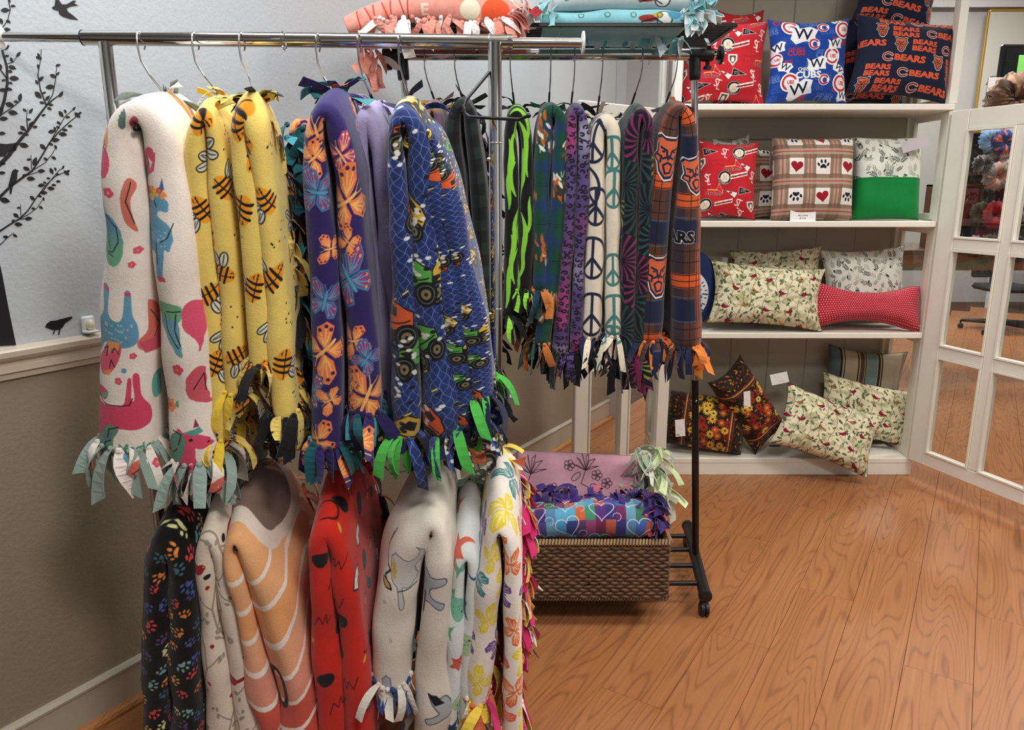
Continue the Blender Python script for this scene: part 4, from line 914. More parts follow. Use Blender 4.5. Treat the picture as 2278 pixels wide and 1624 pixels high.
def p_red(cv, f):
    bgfill(cv, (206, 44, 34), .04)
    for k, (x, y, rr) in enumerate(grid_pts(cv, .085, .075, 71, .25)):
        c_ = k % 4
        if c_ == 0: cv.ell(x, y, .022, .017, K, rr.uniform(0, 3))
        elif c_ == 1:
            cv.poly(tf([(-1, 0), (-.5, .7), (.1, .4), (.6, .9), (1, .1), (.3, -.6), (-.4, -.5)], x, y, .022, rr.uniform(0, 6)), (230, 222, 212), K, .003)
        elif c_ == 2: cv.line(tf([(-1, -.5), (-.3, .6), (0, -.2), (.5, .7), (.5, -.3), (1, .2)], x, y, .024, rr.uniform(-.4, .4)), .0028, (90, 20, 20))
        else: cv.ring(x, y, .02, .003, (60, 16, 18), 0, 4, ry=.012); cv.ell(x-.03, y+.02, .018, .012, K, rr.uniform(0, 3)); cv.ell(x+.02, y+.02, .008, .005, (226, 160, 50), 1)
def p_grey(cv, f):
    bgfill(cv, (226, 218, 206), .015); L, Rr = PX(cv, f, 'L'), PX(cv, f, 'R'); G = (176, 180, 186)
    L.poly([(872, 1258), (905, 1250), (930, 1238), (935, 1222), (925, 1216), (945, 1222), (940, 1245), (925, 1262), (930, 1290), (910, 1312), (895, 1312), (900, 1355), (888, 1358), (884, 1315), (870, 1300)], (206, 204, 200), (120, 124, 132), 2.2)
    L.line([(860, 1250), (852, 1275), (866, 1290), (852, 1305), (868, 1320)], 4, K); L.line([(868, 1240), (858, 1262)], 4, K); L.blob(874, 1282, 5, 16, (206, 170, 70)); L.blob(858, 1316, 10, 6, (196, 160, 70), K, 3); L.line([(884, 1318), (910, 1316), (926, 1306)], 3, (70, 74, 84))
    L.poly([(845, 1520), (856, 1508), (868, 1514), (872, 1545), (850, 1552)], G, (110, 114, 124), 2.2)
    Rr.poly([(945, 1270), (962, 1285), (985, 1285), (988, 1300), (962, 1310), (958, 1330), (985, 1345), (980, 1358), (955, 1345), (944, 1345)], G, (90, 96, 108), 2.6); Rr.line([(946, 1330), (940, 1375)], 6, K)
    Rr.poly([(952, 1545), (975, 1560), (990, 1560), (992, 1600), (955, 1610), (948, 1600), (975, 1590), (966, 1575)], G, (90, 96, 108), 2.6); Rr.poly([(950, 1545), (972, 1552), (985, 1570), (968, 1572)], K)
    L.blob(855, 1352, 4, 4, (188, 186, 186)); L.blob(868, 1430, 4, 5, (190, 188, 186))
    for k, (x, y, rr) in enumerate(grid_pts(cv, .16, .15, 81, .25)):
        if .18 < x < .42: continue
        cv.line(tf([(-1, 0), (-.3, .4), (.5, .3), (1, -.2)], x, y, .05, rr.uniform(0, 3)), .011, (170, 170, 172)); cv.ell(x+.03, y, .012, .02, (104, 108, 118))
def star(r, n=5, k=.45): return [(r*(1 if i % 2 == 0 else k)*math.cos(i*pi/n+.3), r*(1 if i % 2 == 0 else k)*math.sin(i*pi/n+.3)) for i in range(2*n)]
def p_sea(cv, f):
    bgfill(cv, (228, 232, 232), .015)
    for k, (x, y, rr) in enumerate(grid_pts(cv, .085, .085, 91, .22)):
        c_ = k % 5; a = rr.uniform(0, 6)
        if c_ == 0: cv.poly(tf(star(1), x, y, .034, a), (38, 58, 96) if rr.random() < .5 else (222, 110, 92))
        elif c_ in (1, 3):
            cc = (176, 204, 160) if rr.random() < .5 else (126, 190, 168); cv.ell(x, y, .034, .024, cc, a); q_ = tf([(-1.2, 0)], x, y, .034, a)[0]; cv.poly(tf([(-.8, 0), (-1.5, .6), (-1.3, 0), (-1.5, -.6)], x, y, .034, a), (108, 176, 142)); cv.ell(*tf([(.5, .15)], x, y, .034, a)[0], .003, .002, K)
            for t in range(6): cv.ell(x+rr.uniform(-.015, .015), y+rr.uniform(-.012, .012), .0016, .0016, (60, 120, 110))
        elif c_ == 2: cv.line(tf([(-1, -.3), (0, .3), (1, -.2)], x, y, .02, a), .006, (50, 90, 160))
        else: cv.poly(tf(star(1, 5, .5), x, y, .026, a), (214, 96, 84)); [cv.ell(x+rr.uniform(-.01, .01), y+rr.uniform(-.01, .01), .0013, .0013, K) for _ in range(5)]
def p_bflies(cv, f):
    bgfill(cv, (240, 230, 220), .015); C = [((238, 208, 64), (246, 232, 150)), ((226, 96, 76), (246, 200, 180)), ((70, 128, 136), (200, 216, 210)), ((110, 72, 144), (200, 180, 210)), ((230, 110, 60), (248, 210, 180)), ((232, 206, 70), (246, 236, 160))]
    for k, (x, y, rr) in enumerate(grid_pts(cv, .088, .080, 101, .12)): c_ = C[rr.randrange(6)]; m_butterfly(cv, x, y, .036, rr.uniform(-2, 2), [c_[0], c_[1]], None, None, c_[0])

# ------------------------------------------------------------ front rack, upper row (front folds at depth YF)
YF, WB = 1.60, .31
def HB(n): return 'chrome hook and black bar hanger holding the '+n
T = blanket('white fleece blanket printed with pink and blue unicorns, sage fringe, leftmost on the upper rail',
    [(266, 1012, 66), (268, 850, 64), (266, 650, 60), (260, 450, 50), (252, 340, 42), (262, 285, 30), (290, 262, 22), (320, 278, 30), (342, 340, 40), (360, 450, 46), (382, 650, 50), (402, 850, 54), (428, 1045, 52)],
    YF, WB, p_unicorn, (150, 168, 158), (314, 90), .05, .006, 720, backs=[('R', 12, .15, 1, 1)], pat=[1, 0, 1, 1, 0, 1], seed=1, hlabel=HB('white unicorn blanket'), frl=.10, frw=.026)
T = blanket('narrow yellow fleece blanket with bees and bright yellow fringe, beside the unicorn blanket',
    [(484, 990, 22), (470, 800, 27), (446, 550, 27), (431, 350, 22), (436, 285, 17), (449, 262, 13), (464, 285, 17), (476, 350, 23), (495, 550, 27), (511, 750, 27), (522, 888, 26)],
    YF+.03, WB-.05, p_bee(3), (250, 214, 70), (435, 93), .05, .003, 720, backs=[('L', 8, .1, .95, .8)], seed=2, hlabel=HB('narrow yellow bee blanket'), frw=.02)
T = blanket('wide pale yellow fleece blanket with bees and black and cream fringe, third from left',
    [(575, 825, 30), (568, 700, 31), (552, 500, 28), (529, 350, 26), (528, 292, 20), (543, 264, 15), (560, 290, 20), (574, 350, 24), (593, 500, 26), (612, 700, 27), (628, 945, 27)],
    YF+.01, .13, p_bee(8), (24, 22, 24), (538, 94), .05, .004, 720, backs=[('R', 14, .02, 1, 1)], seed=3, hlabel=HB('wide bee blanket'), tops=9)
T = blanket('dark purple fleece blanket with orange butterflies and teal fringe on the upper rail',
    [(722, 1005, 32), (722, 800, 34), (712, 600, 33), (696, 400, 27), (692, 305, 23), (712, 254, 18), (736, 262, 18), (751, 312, 23), (765, 400, 28), (782, 600, 33), (800, 780, 34), (808, 935, 36)],
    YF, WB, p_butter, (70, 150, 160), (707, 95), .05, .004, 760, backs=[('L', 24, 0.0, .95, 1.9)], seed=4, hlabel=HB('purple butterfly blanket'), tops=11, fringe_cols=((28, 84, 92), (38, 30, 76)), frl=.10, frw=.026)
fb_ = Fold([(672, 950, 14), (660, 600, 17), (654, 320, 14), (668, 282, 10), (682, 320, 14), (692, 600, 17), (702, 950, 14)], YF+.26, .13, .01, 77, .006, 5)
fb_.mesh('fleece_fold', T[0].children[0].data.materials[0], T[0])
for k in range(70):
    tt = k/69; v = 280+tt*680; T[2].put(T[0], at(R.uniform(640, 690)+6*tt, v, YF+.25-R.random()*.03), (R.uniform(-.8, .8), -1), R.uniform(-.1, .7), R.choice((1, 2, 2, 3, 0)), R.uniform(.8, 1.1), R.uniform(-.8, .8))
T = blanket('plain lavender fleece blanket hanging beside the purple butterfly blanket',
    [(872, 990, 14), (856, 850, 18), (832, 650, 21), (806, 450, 19), (796, 360, 19), (800, 300, 18), (815, 266, 18), (832, 305, 18), (842, 370, 18), (852, 460, 19), (874, 650, 20), (900, 850, 20), (915, 990, 18)],
    YF+.10, WB-.05, p_plain((164, 154, 190), .06), (176, 164, 200), (799, 96), .035, .005, 400, seed=5, hlabel=HB('lavender blanket'), hems=('',), tops=10)
T = blanket('navy chain link fleece blanket with monster trucks and green fringe, rightmost on the upper rail',
    [(900, 985, 34), (900, 800, 34), (892, 600, 30), (880, 400, 22), (877, 295, 17), (893, 266, 15), (914, 285, 20), (930, 350, 28), (938, 500, 34), (955, 700, 38), (985, 985, 38)],
    YF-.01, WB, p_truck, (78, 178, 74), (889, 97), .05, .006, 760, backs=[('R', 8, .5, 1, 1)], seed=6, hlabel=HB('navy truck blanket'), fringe_cols=((34, 38, 70), (24, 26, 34)),
    extra=([(905, 330, 12), (918, 290, 16), (948, 330, 28), (975, 480, 34), (1005, 700, 40), (1040, 960, 44)], [(940, 320, 10), (955, 305, 12), (980, 380, 20), (1015, 560, 28), (1050, 750, 32), (1072, 900, 30)]), frl=.09, tops=3)
c1_ = at(612, 80, YR-.02)
rc = thing('rail_clip', c1_, 'small clear plastic clip on the top rail between the bee and butterfly blankets', 'clip')
MB().box(c1_+Vector((0, -.004, 0)), (.026, .005, .014), None, .002).obj('cap', glassmat('clip_plastic', (.86, .88, .9, 1), 1, .1), rc)
MB().tube([c1_+Vector((.014, .02+.019*math.cos(a)*1.0, -.007+.0195*math.sin(a))) for a in np.linspace(-.75*pi, .5*pi+.4, 14)], .0016, 8).obj('loop', STEEL, rc, True)
# empty hanger turned sideways in front of the right post
hx = at(1089, 97, YR+.03)
eh = thing('clothes_hanger', hx, 'empty open ended black bar hanger with chrome hook at the right post', 'hanger')
g = RT+.004
MB().tube([hx+Vector((-.25*g*0, g*math.cos(a), g*math.sin(a))) for a in np.linspace(-.3*pi, pi, 12)]+[hx+Vector((0, -g, -.03)), hx+Vector((-.002, -g*.6, -.075))], .0024, 8).obj('hook', STEEL, eh, True)
hp = [at(1089, 160, YR-.01), at(1037, 222, YR-.04), at(1031, 236, YR-.045), at(1034, 252, YR-.05), at(1045, 260, YR-.06), at(1155, 266, YR-.16), at(1176, 257, YR-.18)]
MB().tube([hx+Vector((-.002, -g*.6, -.075)), hp[0]], .0024, 8).obj('neck', STEEL, eh, True)
MB().tube(hp, .0038, 10).obj('bar', BLACKMT, eh, True); MB().ball(hp[-1], .0055).obj('tip', BLACKPL, eh, True)

# ------------------------------------------------------------ front rack, lower row
YL, WL = 1.57, .42
def lo(*a, **k):
    k.setdefault('railz', ZL); k.setdefault('rodr', .0125); k.setdefault('rise', .085); k.setdefault('hems', ('LR',)); return blanket(*a, **k)
lo('black fleece blanket with colourful paw prints, leftmost on the lower rail',
    [(340, 1690, 34), (337, 1500, 34), (338, 1350, 31), (343, 1265, 27), (364, 1228, 22), (388, 1265, 26), (396, 1350, 31), (402, 1500, 35), (410, 1690, 38)],
    YL, WL, p_paws, (38, 52, 100), (368, 992), wr=.005, ppm=760, backs=[('R', 8, .1, 1, .6)], seed=11, hlabel=HB('black paw blanket'), rise=.09)
lo('cream fleece blanket with red birds on grey branches, second on the lower rail',
    [(494, 1690, 34), (482, 1550, 33), (464, 1400, 28), (450, 1295, 23), (448, 1240, 17), (462, 1212, 14), (480, 1240, 17), (492, 1295, 22), (512, 1400, 26), (538, 1550, 30), (555, 1690, 30)],
    YL+.01, WL, p_branch, (200, 186, 166), (548, 992), wr=.004, ppm=760, seed=12, hlabel=HB('cream bird blanket'), rise=.10)
lo('peach and coral striped fleece blanket with a grey spot, third on the lower rail',
    [(596, 1690, 22), (578, 1560, 22), (545, 1420, 19), (516, 1300, 16), (505, 1240, 12), (520, 1214, 12), (544, 1245, 24), (575, 1320, 36), (612, 1430, 44), (645, 1560, 48), (668, 1690, 50)],
    YL, WL, p_peach, (214, 140, 120), (620, 992), wr=.010, ppm=600, backs=[('R', 20, 0, 1, 1.6)], seed=13, hlabel=HB('peach striped blanket'), rise=.11, fringe_cols=((228, 180, 150), (200, 120, 104)))
lo('red fleece blanket with black and white cartoon shapes on the lower rail',
    [(735, 1690, 34), (728, 1550, 34), (716, 1400, 31), (706, 1290, 27), (706, 1225, 20), (724, 1198, 18), (745, 1230, 22), (757, 1290, 27), (775, 1400, 29), (790, 1550, 31), (800, 1690, 32)],
    YL, WL, p_red, (30, 24, 24), (722, 992), wr=.005, ppm=700, backs=[('R', 14, .05, 1, 1.2)], seed=14, hlabel=HB('red blanket'), rise=.10)
lo('off white fleece blanket with grey animal sketches and blue and white knotted hem, lower rail',
    [(862, 1545, 44), (868, 1450, 46), (880, 1350, 48), (902, 1262, 42), (934, 1205, 28), (958, 1178, 18), (975, 1205, 22), (973, 1285, 27), (966, 1400, 32), (960, 1550, 36), (955, 1690, 36)],
    YL, WL+.02, p_grey, (52, 74, 140), (850, 992), wr=.008, ppm=760, backs=[('L', 14, 0, 1, 1.4)], seed=15, hlabel=HB('off white blanket'), rise=.10, fringe_cols=((232, 226, 216),), frw=.024, frl=.1)
lo('white fleece blanket with starfish and green sea animals on the lower rail',
    [(1000, 1690, 18), (1005, 1550, 18), (1013, 1400, 19), (1018, 1305, 17), (1022, 1265, 13), (1038, 1245, 11), (1052, 1270, 15), (1054, 1350, 19), (1046, 1450, 24), (1040, 1560, 24), (1036, 1690, 24)],
    YL+.02, WL, p_sea, (190, 200, 196), (958, 992), wr=.004, ppm=760, seed=16, hlabel=HB('sea animal blanket'), rise=.11)
lo('white fleece blanket with bright butterflies and magenta fringe, rightmost on the lower rail',
    [(1060, 1580, 30), (1072, 1450, 32), (1086, 1330, 27), (1090, 1255, 22), (1094, 1212, 17), (1110, 1186, 14), (1132, 1212, 17), (1142, 1265, 19), (1142, 1350, 20), (1140, 1480, 21), (1138, 1660, 22)],
    YL, WL, p_bflies, (190, 40, 96), (1062, 992), wr=.005, ppm=760, backs=[('R', 34, 0, 1, 2.2), ('R', 30, .05, 1, 1.6)], seed=17, hlabel=HB('bright butterfly blanket'), rise=.11, fringe_cols=((206, 44, 110), (240, 206, 80), (226, 120, 80)), frl=.10, frw=.026)
# ------------------------------------------------------------ second rack behind
Y2 = 2.69; zr2 = at(1200, 122, Y2).z
r2 = thing('garment_rack', (at(1200, 122, Y2).x, Y2, 0), 'black and chrome rolling garment rack with a wire top shelf, behind the front rack', 'clothes rack')
a0 = at(893, 122, Y2); a1 = at(1545, 122, Y2); a0.z = a1.z = zr2
MB().tube([a0, a1], .0175, 28).obj('top_rail', CHROME, r2, True)
FZ = .075
fr_ = atz(1568, 1322, .085); bk_ = atz(1530, 1172, .085)        # right foot ends
mid = (fr_+bk_)/2; fdir = (fr_-bk_).normalized()
left_shift = Vector((a0.x-a1.x, 0, 0))
shelf_z = zr2+.055
for k, (top, sh) in enumerate(((a1, Vector((0, 0, 0))), (a0, left_shift))):
    fm = mid+sh; tp = Vector(top); jn = tp+(fm-tp)*.62
    MB().tube([tp, jn], .0115, 24).obj('chrome_post', CHROME, r2, True)
    p = MB().tube([jn+(tp-jn)*.02, fm], .0135, 24).obj('lower_post', BLACKMT, r2, True)
    MB().ball(jn+(fm-tp)*.03+Vector((0, -.0145, 0)), .0045, 8, 6).obj('screw', CHROME, p, True)
    s_ = 1 if k == 0 else -1; D = Vector((s_, 0, 0))
    j = MB().lathe(tp-D*.018, D, [(.021, 0), (.022, .004), (.022, .075), (.019, .08)], 20).lathe(tp+Vector((0, 0, .005)), (fm-tp).normalized(), [(.02, 0), (.02, .066), (.019, .082), (.0165, .085)], 20).obj('tee_joint', BLACKPL, r2, True)
    if k == 0:
        MB().lathe(tp+D*.062, D, [(.013, 0), (.013, .012)], 20).obj('collar', CHROME, j, True)
        MB().lathe(tp+D*.072, D, [(.016, 0), (.016, .008), (.030, .010), (.031, .018), (.028, .021)], 24).obj('end_knob', BLACKPL, r2, True)
    MB().lathe(tp+D*.045+Vector((0, 0, -.02)), (0, 0, -1), [(.007, 0), (.007, .014), (.014, .017), (.014, .026), (.009, .028)], 14).obj('thumb_screw', BLACKPL, r2, True)
    brk = MB().box(tp+D*.03+Vector((0, -.03, .035)), (.012, .10, .012), (Vector((1, 0, 0)), Vector((0, .87, .5)), Vector((0, -.5, .87)))).obj('bracket', BLACKPL, r2)
    f0, f1 = fr_+sh, bk_+sh
    ft = MB().tube([f0, f1], .0215, 20).lathe(f0, fdir, [(.023, -.004), (.024, 0), (.024, .016), (.021, .018)], 20).lathe(f1, -fdir, [(.023, -.004), (.024, 0), (.024, .016), (.021, .018)], 20).obj('foot', BLACKPL, r2, True)
    for e in (f0-fdir*.0, f1+fdir*.02):
        cxn = Vector((e.x, e.y, .028))
        MB().lathe(cxn-Vector((.017, 0, 0)), (1, 0, 0), [(.018, 0), (.027, .004), (.027, .014), (.02, .016), (.02, .018), (.027, .02), (.027, .030), (.018, .034)], 20).tube([(e.x, e.y, .066), (e.x, e.y, .045)], .008, 10).box((e.x, e.y+.004, .047), (.026, .034, .022), None, .005).obj('caster', BLACKPL, ft, True)
for t in (.16, .38, .62, .86):
    q0 = bk_+(fr_-bk_)*t
    MB().tube([q0+Vector((-.01, 0, .0)), q0+left_shift], .0095, 14).obj('bottom_bar', BLACKMT, r2, True)
xl, xr = at(880, 90, Y2).x, at(1600, 90, Y2).x
ya, yb = Y2-.19, Y2+.17
fz = lambda x, y: Vector((x, y, shelf_z))
MB().box(fz((xl+xr)/2, ya), (xr-xl, .012, .012), None, .002).box(fz((xl+xr)/2, yb), (xr-xl, .012, .012), None, .002).box(fz(xl, (ya+yb)/2), (.012, yb-ya, .012), None, .002).box(fz(xr, (ya+yb)/2), (.012, yb-ya, .012), None, .002).obj('shelf_frame', BLACKMT, r2)
for k in range(1, 14):
    y = ya+(yb-ya)*k/14; MB().tube([(xl, y, shelf_z), (xr, y, shelf_z)], .003, 8).obj('shelf_wire', BLACKMT, r2, True)
for k in range(1, 4): x = xl+(xr-xl)*k/4; MB().tube([(x, ya, shelf_z-.004), (x, yb, shelf_z-.004)], .003, 8).obj('shelf_wire', BLACKMT, r2, True)

Y2F, W2 = 2.49, .36
def b2(*a, **k):
    k.setdefault('Yr', Y2); k.setdefault('rodr', .0175); k.setdefault('railz', zr2); k.setdefault('rise', .03); k.setdefault('ppm', 620); k.setdefault('res', 5); return blanket(a[0], a[1], k.pop('Yf', Y2F), W2, *a[2:], **k)
H2 = lambda n: 'slim wire hanger with a black neck holding the '+n
b2('purple and peach tie dye fleece blanket half hidden behind the navy truck blanket', [(928, 640, 14), (936, 400, 17), (938, 290, 15), (947, 252, 11), (960, 240, 10), (974, 262, 12), (980, 330, 15), (992, 440, 16), (1000, 640, 14)], p_tie, (110, 90, 80), (945, 122), seed=21, hlabel=H2('tie dye blanket'), hems=('',), tops=5, fringe_cols=((84, 60, 50),))
b2('black and dark green checked fleece blanket left of the chrome post', [(1052, 880, 14), (1042, 700, 17), (1022, 450, 17), (1008, 310, 16), (1012, 258, 13), (1026, 236, 11), (1042, 256, 13), (1050, 310, 16), (1067, 450, 17), (1076, 700, 19), (1086, 885, 20)], p_check([(34, 44, 40), (22, 26, 26), (14, 15, 17)], .075), (16, 18, 18), (1012, 122), seed=22, hlabel=H2('dark checked blanket'), backs=[('R', 14, .02, .5, 1.4), ('R', 8, .75, 1, 1.2)], tops=7, fringe_cols=((40, 48, 36),))
b2('black fleece blanket with lime zebra stripes right of the chrome post', [(1134, 712, 16), (1138, 500, 15), (1134, 340, 14), (1137, 272, 12), (1150, 250, 10), (1165, 272, 12), (1172, 340, 14), (1172, 500, 16), (1164, 655, 18)], p_zeb, (18, 20, 18), (1135, 122), seed=23, hlabel=H2('zebra blanket'), backs=[('L', 8, .7, 1, 1), ('R', 8, .8, 1, .6)], fringe_cols=((16, 18, 16),))
b2('green plaid fleece blanket with brown ducks and rust fringe on the rear rack', [(1202, 655, 18), (1203, 450, 19), (1208, 330, 17), (1214, 266, 14), (1230, 248, 10), (1246, 270, 12), (1244, 330, 17), (1238, 500, 19), (1226, 640, 20), (1206, 772, 19)], p_gplaid, (196, 116, 58), (1225, 122), seed=24, hlabel=H2('green plaid blanket'), fringe_cols=((30, 70, 56),), frl=.11, frw=.026)
b2('purple and black leopard spotted fleece blanket on the rear rack', [(1248, 795, 19), (1262, 600, 14), (1271, 400, 12), (1271, 310, 12), (1275, 264, 10), (1286, 246, 8), (1297, 264, 10), (1301, 320, 12), (1296, 450, 13), (1289, 600, 12), (1281, 790, 14)], p_leopard, (24, 26, 26), (1278, 122), seed=25, hlabel=H2('leopard blanket'), fringe_cols=((24, 30, 28), (16, 16, 18)), frl=.12, frw=.026, tops=2)
b2('cream fleece blanket with navy and teal peace signs on the rear rack', [(1316, 760, 22), (1322, 600, 22), (1330, 450, 20), (1330, 345, 18), (1335, 295, 14), (1350, 274, 14), (1365, 295, 14), (1368, 345, 15), (1365, 450, 16), (1364, 600, 16), (1366, 755, 18)], p_peace, (28, 32, 60), (1340, 122), seed=26, hlabel=H2('peace sign blanket'), tops=8, frl=.1)
b2('black fleece blanket with teal, pink and lime bursts and a maroon fringe', [(1398, 800, 17), (1400, 600, 18), (1402, 400, 18), (1406, 310, 16), (1416, 268, 12), (1431, 254, 10), (1446, 280, 12), (1443, 350, 15), (1438, 500, 18), (1430, 650, 16), (1424, 800, 16)], p_burst, (120, 30, 70), (1428, 122), seed=27, hlabel=H2('neon burst blanket'), fringe_cols=((24, 22, 26),), frl=.12, frw=.03, tops=0, rise=.035)
b2('orange, navy and brown plaid fleece blanket with bear heads, rightmost on the rear rack', [(1443, 768, 34), (1455, 600, 34), (1476, 400, 28), (1491, 305, 22), (1500, 262, 15), (1516, 246, 11), (1532, 266, 15), (1540, 325, 20), (1536, 450, 26), (1532, 600, 32), (1532, 782, 34)], p_bearplaid, (222, 128, 56), (1505, 122), seed=28, hlabel=H2('orange bear plaid blanket'), fringe_cols=((30, 36, 62),), ppm=800, frl=.09, frw=.028, tops=5, backs=[('R', 6, .5, 1, 1.3)])

# ------------------------------------------------------------ folded blankets on the top shelf
def folded(label, st_, Yf, W, paint, back, seed, group=None, cols=()):
    f = Fold(st_, Yf, W, 0, seed, .004, 6); t = thing('folded_blanket', (f.c[:, 0].mean(), Yf+W/2, f.c[:, 1].min()-f.c[:, 2].max()), label, 'blanket')
    cv = Cv(Fold.CW, f.L, 620, (255, 255, 255)); paint(cv, f); m = fleece('fleece_print', cv.image('print')); f.mesh('fleece', m, t)
    return t, f, Fringe([m, fleece('fleece_backing', back)]+[fleece('fleece_backing', c) for c in cols], .024, .07, seed)
def p_pinkshelf(cv, f):
    bgfill(cv, (238, 160, 142), .04, 4)
    n = vnoise(cv.a.shape[:2], 14, 8, .5); mixm(cv, np.clip((n-.6)*4, 0, 1)*.5, (244, 130, 110))
    for k in range(7): x = .31; y = .045+k*.026; cv.line([(.27, y), (.33, y+(.014 if k % 2 else -.004))], .0038, (196, 60, 56))
    cv.text('E', .31, .25, .05, (244, 214, 190), .03, pi/2)
    for k, (u, v, r, c_) in enumerate(((1046, 14, 24, (240, 228, 196)), (1100, 18, 34, (238, 92, 52)))):
        i = int(np.argmin(abs(f.px[:, 0]-u))); cv.ell(.3+(v-8)*.0012, f.s[i], r*.0013, r*.0013, c_)
ysh = Y2-.17
pk, fk, Fk = folded('coral pink fleece blanket folded on the wire shelf, left stack', [(768, 54, 18), (800, 42, 24), (850, 26, 28), (920, 16, 30), (1000, 14, 34), (1090, 18, 38), (1160, 30, 30), (1180, 36, 22)], ysh-.03, .34, p_pinkshelf, (240, 236, 232), 41)
for k in range(34):
    u = 835+k*9.2; Fk.put(pk, at(u, R.uniform(38, 58), ysh-.035), (R.uniform(-.5, .5), -1), R.uniform(-.5, .3), R.randrange(2), R.uniform(.8, 1.15), R.uniform(-.6, .6))
for k in range(22): Fk.put(pk, at(R.uniform(800, 845), 100+k*3.0, Y2-.06-R.random()*.03), (R.uniform(-1, 1), -.6), R.uniform(-.4, .4), R.randrange(2), R.uniform(.7, 1), R.uniform(-.7, .7))
for k in range(9): Fk.put(pk, at(R.uniform(1120, 1180), R.uniform(0, 36), ysh-.04), (1, -.5), R.uniform(0, 1), R.randrange(2), .9, R.uniform(-.6, .6))
def p_aqua(base, seed):
    def p(cv, f):
        bgfill(cv, base, .03, seed)
        i = int(np.argmin(abs(f.px[:, 0]-1480))); y = f.s[i]
        cv.ell(.3, y, .028, .018, (240, 238, 232)); cv.ring(.3, y, .024, .003, K); cv.ell(.285, y+.03, .016, .02, (90, 160, 190)); cv.ell(.3, y-.05, .01, .03, (150, 50, 46)); cv.ell(.29, y-.02, .008, .016, (206, 170, 70)); cv.line([(.31, y-.07), (.30, y-.03), (.315, y)], .003, K)
        for k in range(5): cv.ring(.29, .04+k*.08, .008, .003, (70, 110, 100))
    return p
aq, fa, Fa = folded('aqua blue fleece blanket folded on the wire shelf, right stack', [(1206, 44, 16), (1240, 42, 19), (1320, 40, 20), (1420, 40, 20), (1500, 42, 20), (1530, 46, 15)], ysh-.02, .33, p_aqua((142, 204, 214), 3), (226, 236, 236), 42, cols=((150, 210, 216),))
gy, fg, Fg = folded('pale grey blue fleece blanket lying on top of the aqua one on the wire shelf', [(1232, 6, 15), (1270, 2, 18), (1360, -2, 20), (1460, -4, 21), (1530, 2, 19), (1560, 6, 14)], ysh-.01, .32, p_aqua((190, 204, 206), 5), (160, 216, 220), 43, cols=((170, 40, 50),))
for k in range(26): Fa.put(aq, at(R.uniform(1515, 1560), R.uniform(14, 48), ysh-.03+R.random()*.03), (1, -.5), R.uniform(.2, 1.2), R.choice((1, 1, 2)), R.uniform(.8, 1.1), R.uniform(-1.2, -.2))
for k in range(16): Fa.put(aq, at(R.uniform(1440, 1520), R.uniform(72, 92), Y2+R.uniform(-.1, .1)), (R.uniform(-1, 1), -.6), R.uniform(-.3, .5), R.choice((1, 2)), R.uniform(.8, 1.1), R.uniform(-.5, .5))
for k in range(12): Fa.put(aq, at(R.uniform(1270, 1440), R.uniform(78, 86), Y2+R.uniform(0, .1)), (R.uniform(-1, 1), -.6), R.uniform(-.3, .5), R.choice((1, 2)), .6, R.uniform(-.8, .8))
for k in range(8): Fg.put(gy, at(R.uniform(1196, 1232), R.uniform(2, 30), ysh-.035), (-1, -.4), R.uniform(0, 1), R.choice((1, 2, 1)), .9, R.uniform(-.3, 1.3))
for k in range(7): Fg.put(gy, at(R.uniform(1540, 1572), R.uniform(0, 16), ysh-.02), (1, -.5), R.uniform(0, 1), 1, .9, R.uniform(-1.2, 0))

# ------------------------------------------------------------ wicker basket with two folded blankets
BW = mat('wicker', (92, 66, 44), .6, 0, .6, 300, .35, vscale=22)
BWR = mat('wicker_rim', (142, 112, 78), .6, 0, .6, 300, .3, vscale=30)
bz0 = fr_.z+.022-.0; byf = 2.375; bxr = at(1486, 1260, byf).x; bxl = bxr-.62; bdp = .40; bh = .215
bk = thing('wicker_basket', ((bxl+bxr)/2, byf+bdp/2, bz0), 'dark brown woven rectangular basket standing on the rear rack bottom bars', 'basket')
nr = 15
def rect_pt(t, x0, x1, y0, y1):                       # perimeter walk, t in metres from front left
    a, b_ = x1-x0, y1-y0
    if t < a: return Vector((x0+t, y0, 0)), Vector((0, -1, 0))
    t -= a
    if t < b_: return Vector((x1, y0+t, 0)), Vector((1, 0, 0))
    t -= b_
    if t < a: return Vector((x1-t, y1, 0)), Vector((0, 1, 0))
    t -= a; return Vector((x0, y1-t, 0)), Vector((-1, 0, 0))
per = 2*(bxr-bxl+bdp)
for i in range(nr):
    b = MB(); z = bz0+.014+i*(bh-.02)/nr; n = int(per/.036); off = (i % 2)*.5+R.uniform(-.12, .12)
    for k in range(n):                                # twisted strands passing over the stakes
        t = ((k+off)*per/n) % per; p, nn = rect_pt(t, bxl, bxr, byf, byf+bdp); d = Vector((-nn.y, nn.x, 0)); l = per/n*.72; h = R.uniform(.006, .0082); pts = []
        for s_ in (-1, -.6, 0, .6, 1): p2, n2 = rect_pt((t+s_*l) % per, bxl, bxr, byf, byf+bdp); pts.append(p2+n2*(.010*math.cos(s_*pi/2)-.004)+Vector((0, 0, z+s_*.003*(1 if i % 2 else -1)+R.uniform(-.001, .001))))
        b.tube(pts, [h*.45, h*.85, h, h*.85, h*.45], 6)
    b.obj('woven_row', BW, bk, True)
